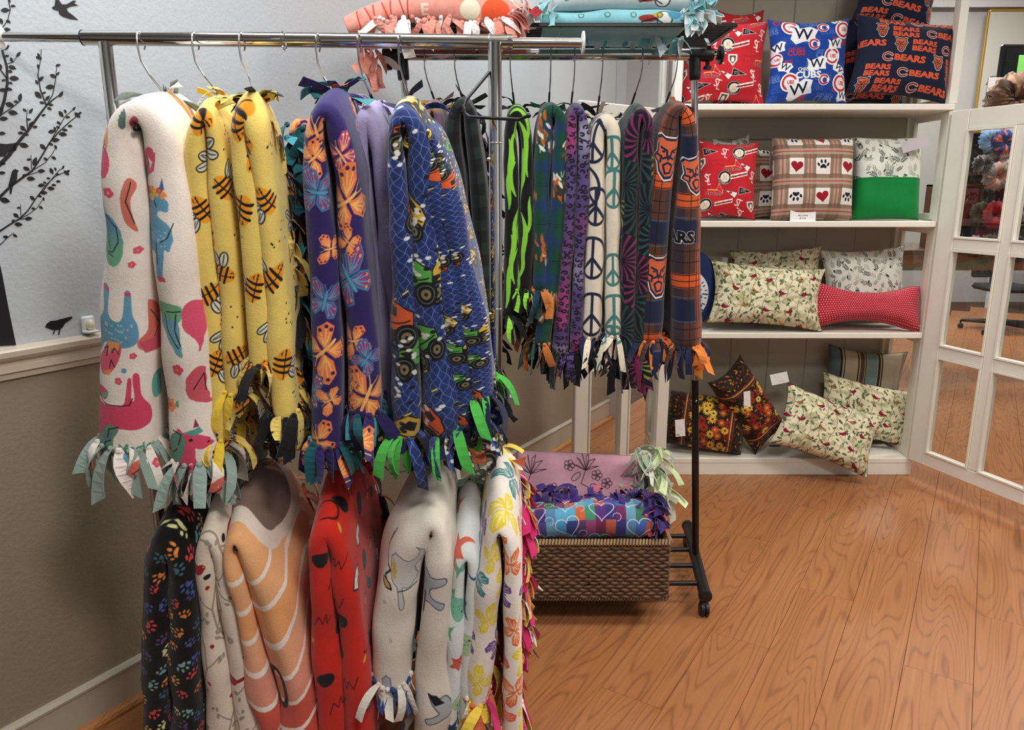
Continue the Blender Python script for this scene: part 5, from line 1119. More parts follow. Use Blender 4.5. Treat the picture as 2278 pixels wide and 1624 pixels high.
b = MB().box(((bxl+bxr)/2, byf+.006, bz0+bh/2), (bxr-bxl-.02, .004, bh-.01)).box(((bxl+bxr)/2, byf+bdp-.006, bz0+bh/2), (bxr-bxl-.02, .004, bh-.01)).box((bxl+.006, byf+bdp/2, bz0+bh/2), (.004, bdp-.02, bh-.01)).box((bxr-.006, byf+bdp/2, bz0+bh/2), (.004, bdp-.02, bh-.01)).box(((bxl+bxr)/2, byf+bdp/2, bz0+.006), (bxr-bxl-.02, bdp-.02, .008))
b.obj('liner', mat('wicker_dark', (44, 30, 20), .8), bk)
for (z, m_) in ((bz0+bh, BWR), (bz0+.004, BW)):
    b = MB(); n = int(per/.011)
    for k in range(n):
        t = k*per/n; p, nn = rect_pt(t, bxl, bxr, byf, byf+bdp); d = Vector((-nn.y, nn.x, 0)); sg = .012 if z > bz0+.1 else .006
        b.tube([p+d*-.006+nn*.006+Vector((0, 0, z-sg*.8)), p+nn*(sg)+Vector((0, 0, z)), p+d*.004+nn*0+Vector((0, 0, z+sg*.9)), p+d*.010-nn*sg*.8+Vector((0, 0, z))], [.002, .0045, .0048, .003], 6)
    b.obj('rim' if z > bz0+.1 else 'bottom_border', m_, bk, True)

# ------------------------------------------------------------ pillows
def pillow_mesh(w_, h, t, n=26, pinch=.07, seed=0, wr=.004, outline=None, back=False, pw=.5):
    vs = []; fs = []; uv = []; idx = {}
    def shape(x, y):
        X = x*w_/2*(1-pinch*(1-y*y)*abs(x)**1.5); Y = y*h/2*(1-pinch*(1-x*x)*abs(y)**1.5)
        if outline: X, Y = outline(x, y, X, Y)
        e = max(0., (1-x**4)*(1-y**4))**pw
        return X, Y, e
    for side in (-1, 1):
        for j in range(n+1):
            for i in range(n+1):
                x = -math.cos(pi*i/n)*.35+(-1+2*i/n)*.65; y = -math.cos(pi*j/n)*.35+(-1+2*j/n)*.65
                edge = i in (0, n) or j in (0, n)
                if side == 1 and edge: idx[(1, i, j)] = idx[(-1, i, j)]; continue
                X, Y, e = shape(x, y); nz = noise.noise(Vector((X*9+seed*3.1, Y*9, seed*5.3)))*wr*2+noise.noise(Vector((X*28, Y*28+seed, side*3)))*wr*.5
                idx[(side, i, j)] = len(vs); vs.append((X, side*(t/2*e+(nz*(e**.5) if not edge else 0)), Y)); 
    def U(i, j): return ((-math.cos(pi*i/n)*.35+(-1+2*i/n)*.65+1)/2, (-math.cos(pi*j/n)*.35+(-1+2*j/n)*.65+1)/2)
    for side in (-1, 1):
        for j in range(n):
            for i in range(n):
                f = [(i, j), (i+1, j), (i+1, j+1), (i, j+1)]
                if side == 1: f = f[::-1]
                fs.append(tuple(idx[(side,)+q_] for q_ in f)); uv += [U(*q_) for q_ in f]
    return vs, fs, uv
from mathutils import Matrix
def pillow(label, u0, u1, vt, vb, Yb, t=.14, lean=.2, roll=0, yaw=0, paint=None, ppm=700, seed=0, pinch=.11, name='throw_pillow', zb=None, h=None, backc=None, outline=None, group=None, wr=.006, w_=None, pw=.58, uc=None, cat='pillow', dz=0):
    # picture box -> real size at depth Yb; zb = surface it stands on
    pb0 = at((u0+u1)/2, vb, Yb)
    if w_ is None: w_ = (at(u1, (vt+vb)/2, Yb)-at(u0, (vt+vb)/2, Yb)).length
    if zb is None: zb = pb0.z
    if h is None: h = (at((u0+u1)/2, vt, Yb+.05).z-zb)/max(.5, math.cos(lean))
    xc = at((u0+u1)/2 if uc is None else uc, (vt+vb)/2, Yb).x
    vs, fs, uv = pillow_mesh(w_, h, t, 26, pinch, seed, wr, outline, pw=pw)
    Mx = Matrix.Rotation(yaw, 4, 'Z') @ Matrix.Rotation(-lean, 4, 'X') @ Matrix.Rotation(roll, 4, 'Y')
    P_ = [Mx @ Vector(v) for v in vs]; mz = min(p.z for p in P_)
    base = Vector((xc, Yb, zb+.001+dz)); P_ = [p+base-Vector((0, 0, mz)) for p in P_]
    th = thing(name, base, label, cat, group)
    cv = Cv(w_, h, ppm, (255, 255, 255), wrap=False); paint(cv); m = fleece('cotton_print', cv.image('print'), .85, .25, 500, .1, .05)
    nfr = len(fs)//2
    o = mobj('cover', P_, fs[:nfr] if backc else fs, m, th, uv[:nfr*4] if backc else uv, True)
    if backc: mobj('back_cover', P_, fs[nfr:], fleece('cotton_back', backc, .85, .2, 500, .1, .04), th, uv[nfr*4:], True)
    n = 26; ring = []                                 # piped seam round the edge
    e = [i for i in range(0, n+1)]+[(n+1)*j+n for j in range(1, n+1)]+[(n+1)*n+i for i in range(n-1, -1, -1)]+[(n+1)*j for j in range(n-1, -1, -1)]
    MB().tube([P_[i] for i in e], .0014, 6, False).obj('seam', fleece('seam_cloth', backc or tuple(np.array(cv.a.mean((0, 1))*.8)), .9, 0, 300, 0, 0), th, True)
    th['_n'] = 0; del th['_n']; return th, Mx, base
def scat(cv, dx, dy, seed, jit=.3): 
    return [(x, y, rr) for (x, y, rr) in grid_pts(cv, dx, dy, seed, jit)]
def stl(cv, x, y, s_, col, a=0): cv.text('S', x-.1*s_, y+.1*s_, s_, col, .01, a, .75); cv.text('T', x+.1*s_, y+.05*s_, s_*.95, col, .0, a, .8); cv.text('L', x+.12*s_, y-.22*s_, s_*.9, col, .0, a, .8)
def pp_cards(seed):
    def p(cv):
        cv.a[:] = (196, 38, 48); X, Y = cv.grid(); W_ = (240, 232, 222)
        rr = random.Random(seed); ks = ['stl', 'ball', 'flag', 'bird', 'shield', 'banner', 'stl', 'pen', 'faint']
        for k, (x, y, _) in enumerate(scat(cv, .074, .066, seed, .14)):
            t = ks[(k*4+seed) % 9]; a = rr.uniform(-.3, .3)
            if t == 'stl': stl(cv, x, y, .058, W_, a)
            elif t == 'ball':
                cv.ell(x, y, .036, .036, K); cv.ell(x, y, .034, .034, W_); cv.ell(x, y, .032, .032, K); cv.ell(x, y, .023, .023, (236, 224, 200))
                cv.ring(x-.02, y, .016, .0014, (190, 60, 60), -.9, .9); cv.ring(x+.02, y, .016, .0014, (190, 60, 60), 2.2, 4.0)
                for j, ch in enumerate('BASEBALL'): an = -pi*.93+j*.27; cv.text(ch, x+.0275*math.cos(an), y+.0275*math.sin(an), .011, W_, .02, an+pi/2)
            elif t == 'flag': cv.poly(tf([(-1, .55), (1, 0), (-1, -.55)], x, y, .036, a), K, W_, .002); cv.text('STL', x-.012, y, .02, W_, 0, a)
            elif t == 'bird':
                cv.line(tf([(-.9, -.1), (1, .12)], x, y, .042, a), .005, (226, 190, 90)); cv.poly(tf([(.2, .1), (.35, .5), (.3, 1.0), (.5, .8), (.62, .5), (.9, .3), (1.2, -.3), (.8, -.1), (.5, 0)], x, y, .038, a), (206, 40, 48), (248, 220, 210), .0016); cv.ell(*tf([(.38, .72)], x, y, .038, a)[0], .003, .002, (240, 200, 80)); cv.text('Cardinals', x-.005, y-.017, .026, (120, 14, 24), .02, a+.1, .9, W_, .03)
            elif t == 'shield': cv.poly(tf([(-.7, .8), (.7, .8), (.7, -.1), (0, -.95), (-.7, -.1)], x, y, .030, a), W_, (240, 232, 222), .003); cv.poly(tf([(-.52, .62), (.52, .62), (.5, -.05), (0, -.7), (-.5, -.05)], x, y, .030, a), (94, 70, 56)); cv.ell(x, y, .008, .012, W_)
            elif t == 'banner': cv.poly(tf([(-1, -.35), (1, .15), (1, .65), (-1, .15)], x, y, .045, 0), W_); cv.line(tf([(-.9, -.1), (.9, .35)], x, y, .045, 0), .006, (150, 30, 38)); cv.text('Cardinals', x, y+.006, .02, (120, 14, 24), .0, .25)
            elif t == 'pen': cv.poly(tf([(-1, .5), (1, 0), (-1, -.5)], x, y, .032, 2.4+a), W_, K, .0016); cv.ell(x, y, .008, .006, (190, 40, 48))
            else: cv.text('STADIUM', x, y+.01, .018, (150, 24, 36)); cv.text('ST. LOUIS', x, y-.01, .018, (150, 24, 36))
    return p
def pp_cubs(cv):
    cv.a[:] = (28, 66, 150); rr = random.Random(4)
    for k, (x, y, _) in enumerate(scat(cv, .14, .055, 5, .12)):
        c_ = [(60, 92, 170), (190, 50, 60), (96, 124, 190), (50, 84, 164)][k % 4]; cv.text('CHICAGO', x, y+.02, .018, c_, .02); cv.text('CUBS', x, y, .033, c_, .035, 0, 1.1)
    W_ = (238, 238, 240); u = cv.w/.46
    def cub(x, y, r): cv.ell(x, y, r*1.08, r*1.08, (24, 40, 100)); cv.ell(x, y, r, r, W_); cv.ring(x, y, r*.72, r*.22, (200, 44, 56), .55, 2*pi-.55); cv.text('UBS', x+r*.12, y, r*.55, (200, 44, 56), .03, 0, .8)
    def wf(x, y, r, a=0): cv.poly(tf([(-1, .55), (-.6, .3), (0, .55), (.5, .75), (1.05, .5), (.85, 0), (.9, -.5), (.2, -.5), (-.5, -.8), (-.9, -.45), (-.8, 0)], x, y, r, a), W_); cv.text('W', x, y, r*1.25, (26, 30, 50), .01, a)
    S_ = lambda x, y: ((x-1703)/182*cv.w, (232-y)/190*cv.h)
    for (x, y, r) in ((1745, 65, 17), (1865, 72, 19), (1712, 138, 13), (1838, 133, 17), (1745, 190, 19), (1862, 192, 19)): cub(*S_(x, y), r*.0025)
    for (x, y, r, a) in ((1772, 84, 28, -.1), (1844, 106, 16, 0), (1714, 112, 16, .1), (1732, 155, 15, -.5), (1803, 150, 20, 0), (1856, 160, 15, -.8), (1768, 208, 26, .2), (1870, 218, 14, 0), (1850, 45, 12, .1)): wf(*S_(x, y), r*.0025, a)
    for (x, y) in ((1796, 106), (1820, 186), (1818, 64)): X_, Y_ = S_(x, y); cv.ell(X_, Y_, .028, .028, (236, 236, 238)); cv.ring(X_, Y_, .021, .008, (200, 44, 56), .6, 5.6); cv.ell(X_+.004, Y_-.002, .011, .013, (40, 74, 150))
    X_, Y_ = S_(1785, 172); cv.text('CHICAGO', X_, Y_+.022, .022, W_, .03); cv.text('CUBS', X_, Y_-.006, .045, W_, .04, 0, 1.1)
def pp_bears(seed, rot=0):
    def p(cv):
        cv.a[:] = (26, 34, 56); O = (222, 92, 58); dy = .066; j = 0; y = .03
        while y < cv.h+.03:
            x = .02+(j % 3)*.05+(seed*.03) % .06; k = j+seed
            while x < cv.w+.06:
                t = k % 4
                if t == 0: bearhead(cv, x+.03, y, .029, 0, 1.0); x += .115
                elif t == 1: cv.text('BEARS', x+.03, y+.0155, .033, O, .05, 0, 1.35); cv.text('BEARS', x+.03, y-.0155, .033, O, .05, 0, 1.35); x += .135
                elif t == 2: cv.ring(x+.02, y, .023, .013, (236, 230, 224), .6, 2*pi-.6, .017); cv.ring(x+.02, y, .023, .009, O, .6, 2*pi-.6, .017); cv.ring(x+.02, y, .023, .004, (40, 40, 60), .7, 2*pi-.7, .017); x += .095
                else: cv.text('BEARS', x+.03, y, .040, O, .05, 0, 1.35); x += .145
                k += 1
            y += dy; j += 1
    return p
def heart(r): return [(r*.062*16*math.sin(t)**3, r*.062*(13*math.cos(t)-5*math.cos(2*t)-2*math.cos(3*t)-math.cos(4*t))) for t in np.linspace(0, 2*pi, 25)[:-1]]
def pp_plaid(cv):
    X, Y = cv.grid(); cv.a[:] = (198, 178, 154); per = cv.w*.32; py_ = cv.h*.36
    x0_, y0_ = .24*cv.w, .27*cv.h
    def band(A, pr, o_, off, w_, c, al): mixm(cv, np.clip((w_/2-np.abs((((A-o_)/pr+.5-off) % 1)-.5)*pr)/.0015, 0, 1)*al, c)
    for A, pr, o_ in ((X, per, x0_), (Y, py_, y0_)):
        band(A, pr, o_, .5, pr*.52, (112, 84, 70), .62); band(A, pr, o_, .5, pr*.22, (206, 186, 160), .55); band(A, pr, o_, .5, pr*.05, (176, 56, 66), .8)
    k = 0
    for j in range(-1, 4):
        for i in range(-1, 4):
            x = x0_+i*per; y = y0_+j*py_; cv.poly([(x-.036, y-.040), (x+.036, y-.040), (x+.036, y+.040), (x-.036, y+.040)], (236, 230, 222))
            if (i+j) % 2: cv.poly(tf(heart(1), x, y, .031, .2 if i % 2 else -.1), (156, 26, 40))
            else: m_paw(cv, x, y+.004, .033, (28, 30, 46), 0 if j % 2 else pi)
def sprigs(cv, bg, seed, d=.042, cols=((52, 56, 50), (128, 134, 118), (176, 176, 160)), r=.02):
    cv.a[:] = bg
    for k, (x, y, rr) in enumerate(scat(cv, d, d, seed, .3)): m_leafy(cv, x, y, rr.uniform(r*.7, r*1.2), rr.uniform(-1, 1.6), cols[rr.choice((0, 0, 1, 1, 2))], 4)
    for k, (x, y, rr) in enumerate(scat(cv, d*1.4, d*1.4, seed+1, .4)): a = rr.uniform(0, 3); cv.ell(x, y, r*.45, r*.2, cols[k % 2], a); cv.ell(x+.01, y-.01, .0018, .0018, cols[0])
def pp_sprig(seed, green=False):
    def p(cv):
        sprigs(cv, (222, 224, 216), seed)
        if green: h = cv.h*.49; cv.poly([(-1, -1), (cv.w+1, -1), (cv.w+1, h), (-1, h)], (20, 128, 62)); cv.line([(0, h-.008), (cv.w, h-.008)], .0016, (14, 100, 48))
    return p
def pp_holly(seed):
    def p(cv):
        bgfill(cv, (230, 222, 190), .06, seed, 22); G = (98, 116, 66); rr = random.Random(seed)
        n = vnoise(cv.a.shape[:2], 26, seed+3, .6); mixm(cv, np.clip((n-.58)*5, 0, 1)*.45, (150, 152, 104))
        for k in range(int(cv.w/.062)+1):
            x = k*.062+.02; pts = [(x+.014*math.sin(j*1.3+k*2), j*.04) for j in range(int(cv.h/.04)+2)]; cv.line(pts, .0022, (118, 96, 60))
            for (px, py) in pts: cv.line([(px, py), (px+rr.choice((-1, 1))*.028, py+.022)], .0016, (118, 96, 60))
        for k, (x, y, r_) in enumerate(scat(cv, .033, .030, seed, .45)):
            a = r_.uniform(0, 6.3); cv.poly(tf([(-1, 0), (-.5, .45), (-.2, .2), (.1, .5), (.4, .2), (1, .1), (.5, -.1), (.2, -.45), (-.1, -.2), (-.5, -.4)], x, y, r_.uniform(.010, .019), a), [(96, 112, 72), (150, 154, 118), (84, 98, 68)][r_.randrange(3)])
        for k, (x, y, r_) in enumerate(scat(cv, .115, .082, seed+7, .2)):
            s_ = r_.choice((1, -1)); c_ = (140, 30, 44) if k % 3 else (150, 112, 74); B_ = [(.9, .25), (.65, .5), (.5, .85), (.3, .5), (-.1, .25), (-.6, .05), (-1.3, .1), (-.7, -.15), (-.2, -.35), (.3, -.35), (.65, -.1)]
            cv.poly(tf([(p_*s_, q_) for p_, q_ in B_], x, y, .024, 0), c_); cv.ell(x+s_*.014, y+.005, .003, .003, K); cv.line([(x+s_*.003, y-.007), (x+s_*.003, y-.012)], .0012, K)
    return p
def pp_dots(cv):
    cv.a[:] = (178, 34, 54)
    for j in range(int(cv.h/.0125)+1):
        for i in range(int(cv.w/.0125)+1): cv.ell((i+.5*(j % 2))*.0125, j*.0125, .0026, .0026, (240, 206, 200))
def pp_sun(seed):
    def p(cv):
        bgfill(cv, (40, 30, 24), .3, seed, 8); rr = random.Random(seed)
        for (x, y, r_) in scat(cv, .02, .02, seed+2, .4): cv.ell(x, y, .008, .004, [(60, 70, 36), (130, 70, 30), (90, 40, 24), (190, 120, 40)][r_.randrange(4)], r_.uniform(0, 3))
        w0, w1 = .27*cv.w, .80*cv.w
        for k, (x, y, r_) in enumerate(scat(cv, .045, .04, seed, .3)):
            if not w0+.02 < x < w1: continue
            c_, q_ = [((226, 178, 60), (110, 60, 24)), ((160, 52, 32), (90, 30, 20)), ((236, 200, 84), (70, 44, 24)), ((190, 84, 40), (220, 160, 60)), ((140, 36, 30), (70, 20, 18))][r_.randrange(5)]; r = r_.uniform(.018, .027)
            for t in range(13): a = t*2*pi/13; cv.ell(x+r*.55*math.cos(a), y+r*.55*math.sin(a), r*.46, r*.13, c_, a)
            cv.ell(x, y, r*.28, r*.28, q_)
        for x0 in (w0-.025, w1):
            for k, c_ in enumerate(((150, 30, 36), (200, 170, 90), (40, 60, 40), (140, 30, 36))): cv.line([(x0+k*.007, 0), (x0+k*.007, cv.h)], .0055, c_)
    return p
def pp_stripe(cv):
    X, Y = cv.grid(); cv.a[:] = (186, 172, 146); u = X/cv.w
    for a, b_, c_ in ((0, .13, (92, 112, 116)), (.13, .16, (60, 46, 38)), (.18, .195, (60, 46, 38)), (.36, .375, (60, 46, 38)), (.39, .44, (92, 76, 60)), (.45, .465, (60, 46, 38)), (.47, .60, (122, 146, 146)), (.61, .64, (60, 46, 38)), (.655, .67, (60, 46, 38)), (.93, 1, (150, 134, 110))): cv.a[(u >= a) & (u < b_)] = c_
def pp_navy(cv):
    cv.a[:] = (34, 50, 96); c = (cv.w/2, cv.h*.42); rr = random.Random(3)
    cv.ell(c[0], c[1], cv.w*.24, cv.h*.3, (222, 224, 228))
    for k in range(150): a, r = rr.uniform(0, 6.3), rr.uniform(.02, .98); cv.ell(c[0]+cv.w*.23*r*math.cos(a), c[1]+cv.h*.29*r*math.sin(a), .008, .003, (34, 50, 96), a)
    cv.poly(tf(star(1), c[0], cv.h*.85, .03, 0), (34, 50, 96), (120, 130, 160), .002)
def tagcard(label, c, w_, h, yaw=0, roll=0, lean=0, bird=True, txt=None, plain=None, name='price_tag', tilt=None):
    t = thing(name, c, label, 'tag' if name != 'price_sign' else 'sign')
    cv = Cv(w_, h, 3200, plain or (238, 236, 234), wrap=False)
    if bird:
        P_ = tf([(-.9, .1), (-.6, .5), (-.2, .5), (.1, .2), (.7, .1), (1.1, -.5), (.6, -.3), (.2, -.5), (-.3, -.4), (-.6, 0)], w_*.45, h*.5, w_*.3, -.4); cv.line(P_+P_[:1], .0009, (226, 120, 120)); cv.line([(w_*.5, h*.28), (w_*.6, h*.2)], .0008, (226, 140, 130))
        if txt: cv.text(txt, w_*.24, h*.1, h*.12, (30, 30, 34), .03)
    elif txt:
        for k, l in enumerate(txt): cv.text(l, w_/2, h*(.62-.17*k), h*.13, (40, 40, 44), .02, 0, 1.2)
    Mx = Matrix.Rotation(yaw, 4, 'Z') @ Matrix.Rotation(-lean, 4, 'X') @ Matrix.Rotation(roll, 4, 'Y'); c = Vector(c); vs = []
    for y in (-.0006, .0006):
        for (x, z) in ((-.5, -.5), (.5, -.5), (.5, .5), (-.5, .5)): vs.append(c+Mx @ Vector((x*w_, y, z*h)))
    fs = [(0, 1, 2, 3), (7, 6, 5, 4), (0, 4, 5, 1), (1, 5, 6, 2), (2, 6, 7, 3), (3, 7, 4, 0)]
    mobj('card', vs, fs, fleece('paper', cv.image('print'), .6, 0, 200, 0, 0), t, [(0, 0), (1, 0), (1, 1), (0, 1)]*6)
    return t
YP = CY0+.13
# top shelf
pillow('red cotton pillow with baseball logos standing behind another on the top shelf', 1588, 1694, 38, 232, YP+.17, .10, .05, 0, .05, pp_cards(5), seed=1, zb=Z3, h=.485)
pillow('square red cotton pillow with baseball logos at the left of the top shelf', 1512, 1704, 50, 232, YP-.01, .16, .12, .02, -.02, pp_cards(1), seed=2, zb=Z3)
pillow('square royal blue cotton pillow with white W flags on the top shelf', 1704, 1886, 46, 232, YP-.02, .15, .12, -.01, 0, pp_cubs, ppm=900, seed=3, zb=Z3)
pillow('navy pillow with orange lettering wedged behind the front navy pillow on the top shelf', 1868, 2020, 78, 230, YP+.13, .12, .1, .05, .1, pp_bears(2), seed=4, zb=Z3, h=.42)
pillow('navy cotton pillow with orange lettering leaning at the right of the top shelf', 1893, 2118, 84, 232, YP-.03, .17, .20, .12, -.03, pp_bears(0), ppm=900, seed=5, zb=Z3, w_=.49, h=.385, uc=2003)
zz = at(2000, 66, YP+.06).z
pillow('navy cotton pillow with orange lettering lying on top of the other two navy pillows', 1930, 2085, -80, 66, YP+.12, .16, .12, .22, .1, pp_bears(1), seed=6, zb=zz-.045, w_=.41, h=.40, uc=1998)
# second shelf
pillow('square red cotton pillow with baseball logos on the second shelf', 1550, 1684, 316, 487, YP-.04, .13, .14, .03, 0, pp_cards(3), seed=7, zb=Z2)
pillow('small grey sprig pillow peeking out above the red pillow on the second shelf', 1590, 1672, 308, 487, YP+.14, .06, .1, -.1, 0, pp_sprig(9), seed=8, zb=Z2, h=.42)
pillow('brown plaid paw pillow half hidden behind the front plaid pillow', 1664, 1800, 336, 487, YP+.12, .10, .12, 0, 0, pp_plaid, seed=9, zb=Z2, h=.37)
pillow('brown plaid fleece pillow with hearts and paws at the middle of the second shelf', 1716, 1898, 308, 487, YP-.04, .15, .16, 0, 0, pp_plaid, seed=10, zb=Z2, pinch=.03, ppm=900)
pillow('leaf sprig pillow with a green bottom half on the second shelf', 1896, 2046, 306, 482, YP+.0, .15, .16, .0, -.04, pp_sprig(4, True), seed=11, zb=Z2, pinch=.04, wr=.007)
tagcard('white folded price sign reading PILLOWS standing on the second shelf edge', at(1786, 484, CY0+.012)+Vector((0, 0, 0)), .128, .078, 0, 0, .1, False, ['PILLOWS', '$12.00'], name='price_sign')
tagcard('blank grey card tilted on the leaf sprig pillow of the second shelf', at(2036, 320, YP-.10), .125, .055, -.2, -.3, .1, False, None, (190, 182, 184))
tagcard('narrow white tag hanging behind the plaid pillow on the second shelf', at(1714, 358, YP+.05), .03, .1, .9, .1, .1, False)
# third shelf
pillow('navy round pillow with white mandala print beside the bear plaid blanket', 1470, 1590, 552, 728, YP+.0, .13, .05, 0, .3, pp_navy, seed=12, zb=Z1, pinch=0, outline=lambda x, y, X, Y: (X*math.sqrt(1-y*y/2), Y*math.sqrt(1-x*x/2)), w_=.36)
pillow('holly print lumbar pillow with red birds at the back of the third shelf', 1622, 1828, 574, 724, YP+.15, .10, .1, -.05, 0, pp_holly(3), seed=13, zb=Z1, h=.40)
pillow('holly print lumbar pillow with red birds at the front left of the third shelf', 1580, 1828, 602, 734, YP-.06, .16, .28, .08, 0, pp_holly(1), seed=14, zb=Z1, w_=.60, h=.33, backc=(26, 44, 34), ppm=900)
pillow('leaf sprig pillow standing behind the red dotted pillow on the third shelf', 1828, 2016, 556, 720, YP+.10, .12, .2, -.06, 0, pp_sprig(7), seed=15, zb=Z1)
def bone(x, y, X, Y):
    k = 1-.36*(1-min(1, abs(x)*1.25)**2)**1.0 if abs(x) < .8 else 1-.0*(abs(x)-.8)
    return X*(1-.02*(1-abs(y))), Y*k
pillow('red white dotted bone shaped neck pillow at the front right of the third shelf', 1800, 2046, 640, 734, YP-.06, .17, .30, .04, 0, pp_dots, seed=16, zb=Z1, w_=.585, h=.235, pinch=.05, outline=bone, name='neck_pillow')
tagcard('white tag behind the holly pillow at the left of the third shelf', at(1612, 582, YP+.08), .03, .045, 0, .1, .1, False, None, (170, 160, 156))
# bottom shelf
ZB = Z0
pillow('round sunflower bolster pillow lying at the left of the bottom shelf', 1492, 1650, 862, 976, YP-.0, .27, .30, .08, -.25, pp_sun(2), seed=17, zb=ZB, w_=.41, h=.29, pinch=.0, pw=.5)
pillow('sunflower pillow tipped on its corner on the bottom shelf', 1600, 1735, 800, 990, YP-.06, .17, .15, .97, .3, pp_sun(5), seed=18, zb=ZB, w_=.50, h=.24, pinch=.12, uc=1664, ppm=800)
pillow('teal and tan striped pillow standing at the back right of the bottom shelf', 1838, 2008, 758, 960, YP+.17, .10, .12, .10, 0, pp_stripe, seed=19, zb=ZB, w_=.45, h=.515, uc=1918)
pillow('holly print lumbar pillow with red birds at the back right of the bottom shelf', 1812, 2034, 830, 1000, YP+.05, .14, .28, .22, 0, pp_holly(5), seed=20, zb=ZB, w_=.56, h=.32, backc=(26, 44, 34), uc=1928)
pillow('holly print lumbar pillow hanging over the front edge of the bottom shelf', 1736, 1950, 826, 1046, CY0-.06, .15, .42, .36, 0, pp_holly(8), seed=21, zb=Z0-.055, w_=.53, h=.34, backc=(26, 44, 34), uc=1842, ppm=900)
tagcard('white tag with a pink bird on the round sunflower bolster', at(1513, 952, CY0-.03), .052, .092, .1, -.08, .05, True, '$10')
tagcard('white tag with a pink bird on the tipped sunflower pillow', at(1662, 889, YP-.16), .04, .090, .3, -.08, .05, True, '$10')
tagcard('white tag with a pink bird sticking up from the holly pillow on the bottom shelf', at(1734, 842, YP-.02), .095, .058, .0, -.2, .3, True)
tagcard('small white tag at the right end of the red dotted neck pillow', at(2049, 728, YP-.10), .012, .03, .3, -.6, .0, False)
mg = MB().box(at(1723, 993, CY0+.02)+Vector((0, 0, .003)), (.055, .02, .004), None, .001).obj('shelf_clip', BLACKPL); 
tag(mg, 'small black clip lying on the bottom shelf below the tipped sunflower pillow', 'clip')

# ---- blankets inside the basket
def pp_pinkb(cv):
    bgfill(cv, (222, 168, 184), .04, 6, 40); W_ = cv.w; L_ = (54, 42, 50)
    n = vnoise(cv.a.shape[:2], 60, 12); mixm(cv, np.clip((n-.6)*3, 0, 1)*.35, (176, 128, 140))
    def fl_(x, y, r):
        for k in range(6): a = .3+k*.5; cv.line([(x, y), (x+r*math.cos(a)*.5-.1*r, y+r*math.sin(a)), (x+r*math.cos(a), y+r*math.sin(a)*1.2), (x, y)], .0022, L_)
        cv.line([(x, y), (x-r*.3, y-r), (x+r*.4, y-r*1.3)], .0024, L_); cv.ring(x-r*.7, y-r*.5, r*.4, .0022, L_, ry=r*.2, ang=.8); cv.ring(x+r*.8, y-r*1.3, r*.45, .0022, L_, ry=r*.25, ang=-.6)
    def sm(x, y, r):
        for k in range(5): cv.ring(x+r*.5*math.cos(k*1.257), y+r*.5*math.sin(k*1.257), r*.4, .0022, L_)
    for (x, y, r) in ((.12, .80, .06), (.55, .86, .05), (.82, .55, .05), (.1, .2, .05)): fl_(x*cv.w, y*cv.h, r)
    for (x, y) in ((.3, .68), (.15, .45), (.42, .9), (.62, .6), (.72, .75), (.64, .82), (.85, .35), (.25, .12)): sm(x*cv.w, y*cv.h, .022)
    m_wing(cv, .40*cv.w, .28*cv.h, .07, 1.6, [(196, 88, 130), (206, 110, 146), (60, 40, 50)], None, (60, 40, 50)); cv.ring(.47*cv.w, .5*cv.h, .018, .0024, L_, ry=.04, ang=-.3)
yb_ = byf+.30
th, Mx, base = pillow('pink fleece blanket with line drawn flowers, folded upright at the back of the basket', 1146, 1424, 988, 1190, yb_-.02, .10, .22, .045, 0, pp_pinkb, ppm=700, seed=31, zb=bz0+.02, pinch=.0, name='folded_blanket', pw=.3, w_=.47, uc=1283, h=.40, cat='blanket')
Fp = Fringe([fleece('fleece_backing', (176, 190, 164)), fleece('fleece_backing', (214, 228, 178)), fleece('fleece_backing', (220, 168, 182)), fleece('fleece_backing', (232, 232, 222))], .03, .085, 61)
for k in range(76):
    u, v = R.uniform(1404, 1482), R.uniform(998, 1110); Fp.put(th, at(u, v, yb_-.02-R.random()*.05), (R.uniform(.2, 1), -.6), R.uniform(-.2, 1.3), R.choice((0, 0, 2)) if u < 1440 else R.choice((1, 3, 1, 0)), R.uniform(.8, 1.15), R.uniform(-1.3, .2))
def p_hearts(cv, f):
    X, Y = cv.grid(); C = np.array([(60, 110, 180), (90, 50, 120), (150, 40, 90), (100, 180, 200), (60, 130, 80), (200, 100, 60), (70, 70, 150), (120, 40, 70), (80, 150, 190), (50, 50, 110)], np.float32)
    i = (Y/.034).astype(int); j = (X/.055).astype(int); rr = np.random.RandomState(4); T_ = rr.randint(0, 10, (60, 40)); cv.a[:] = C[T_[np.clip(i, 0, 59), np.clip(j, 0, 39)]]*.8+C[T_[np.clip(i+7, 0, 59), 0]]*.2
    for k, (x, y, r_) in enumerate(grid_pts(cv, .10, .11, 9, .15)):
        a = pi/2+r_.uniform(-.3, .3); H_ = tf(heart(1), x, y, .042, a); cv.line(H_+H_[:1], .0032, (206, 206, 232)); cv.ring(x+.03, y+.05, .014, .0026, (190, 190, 226), 0, 4.6)
f = Fold([(1128, 1188, 26), (1170, 1182, 32), (1260, 1176, 38), (1350, 1172, 40), (1428, 1174, 38), (1448, 1180, 26)], byf+.02, .17, 0, 33, .004, 6)
t = thing('folded_blanket', (f.c[:, 0].mean(), byf+.14, f.c[:, 1].min()-.06), 'bright patchwork fleece blanket with white heart outlines and purple fringe, in front in the basket', 'blanket')
cv = Cv(.6, f.L, 700, (255, 255, 255)); p_hearts(cv, f); mh = fleece('fleece_print', cv.image('print')); f.mesh('fleece', mh, t)
Fh = Fringe([fleece('fleece_backing', (64, 44, 112)), fleece('fleece_backing', (214, 92, 120)), mh], .028, .075, 62)
zf = f.c[:, 1].max()+f.c[:, 2].max()*.6
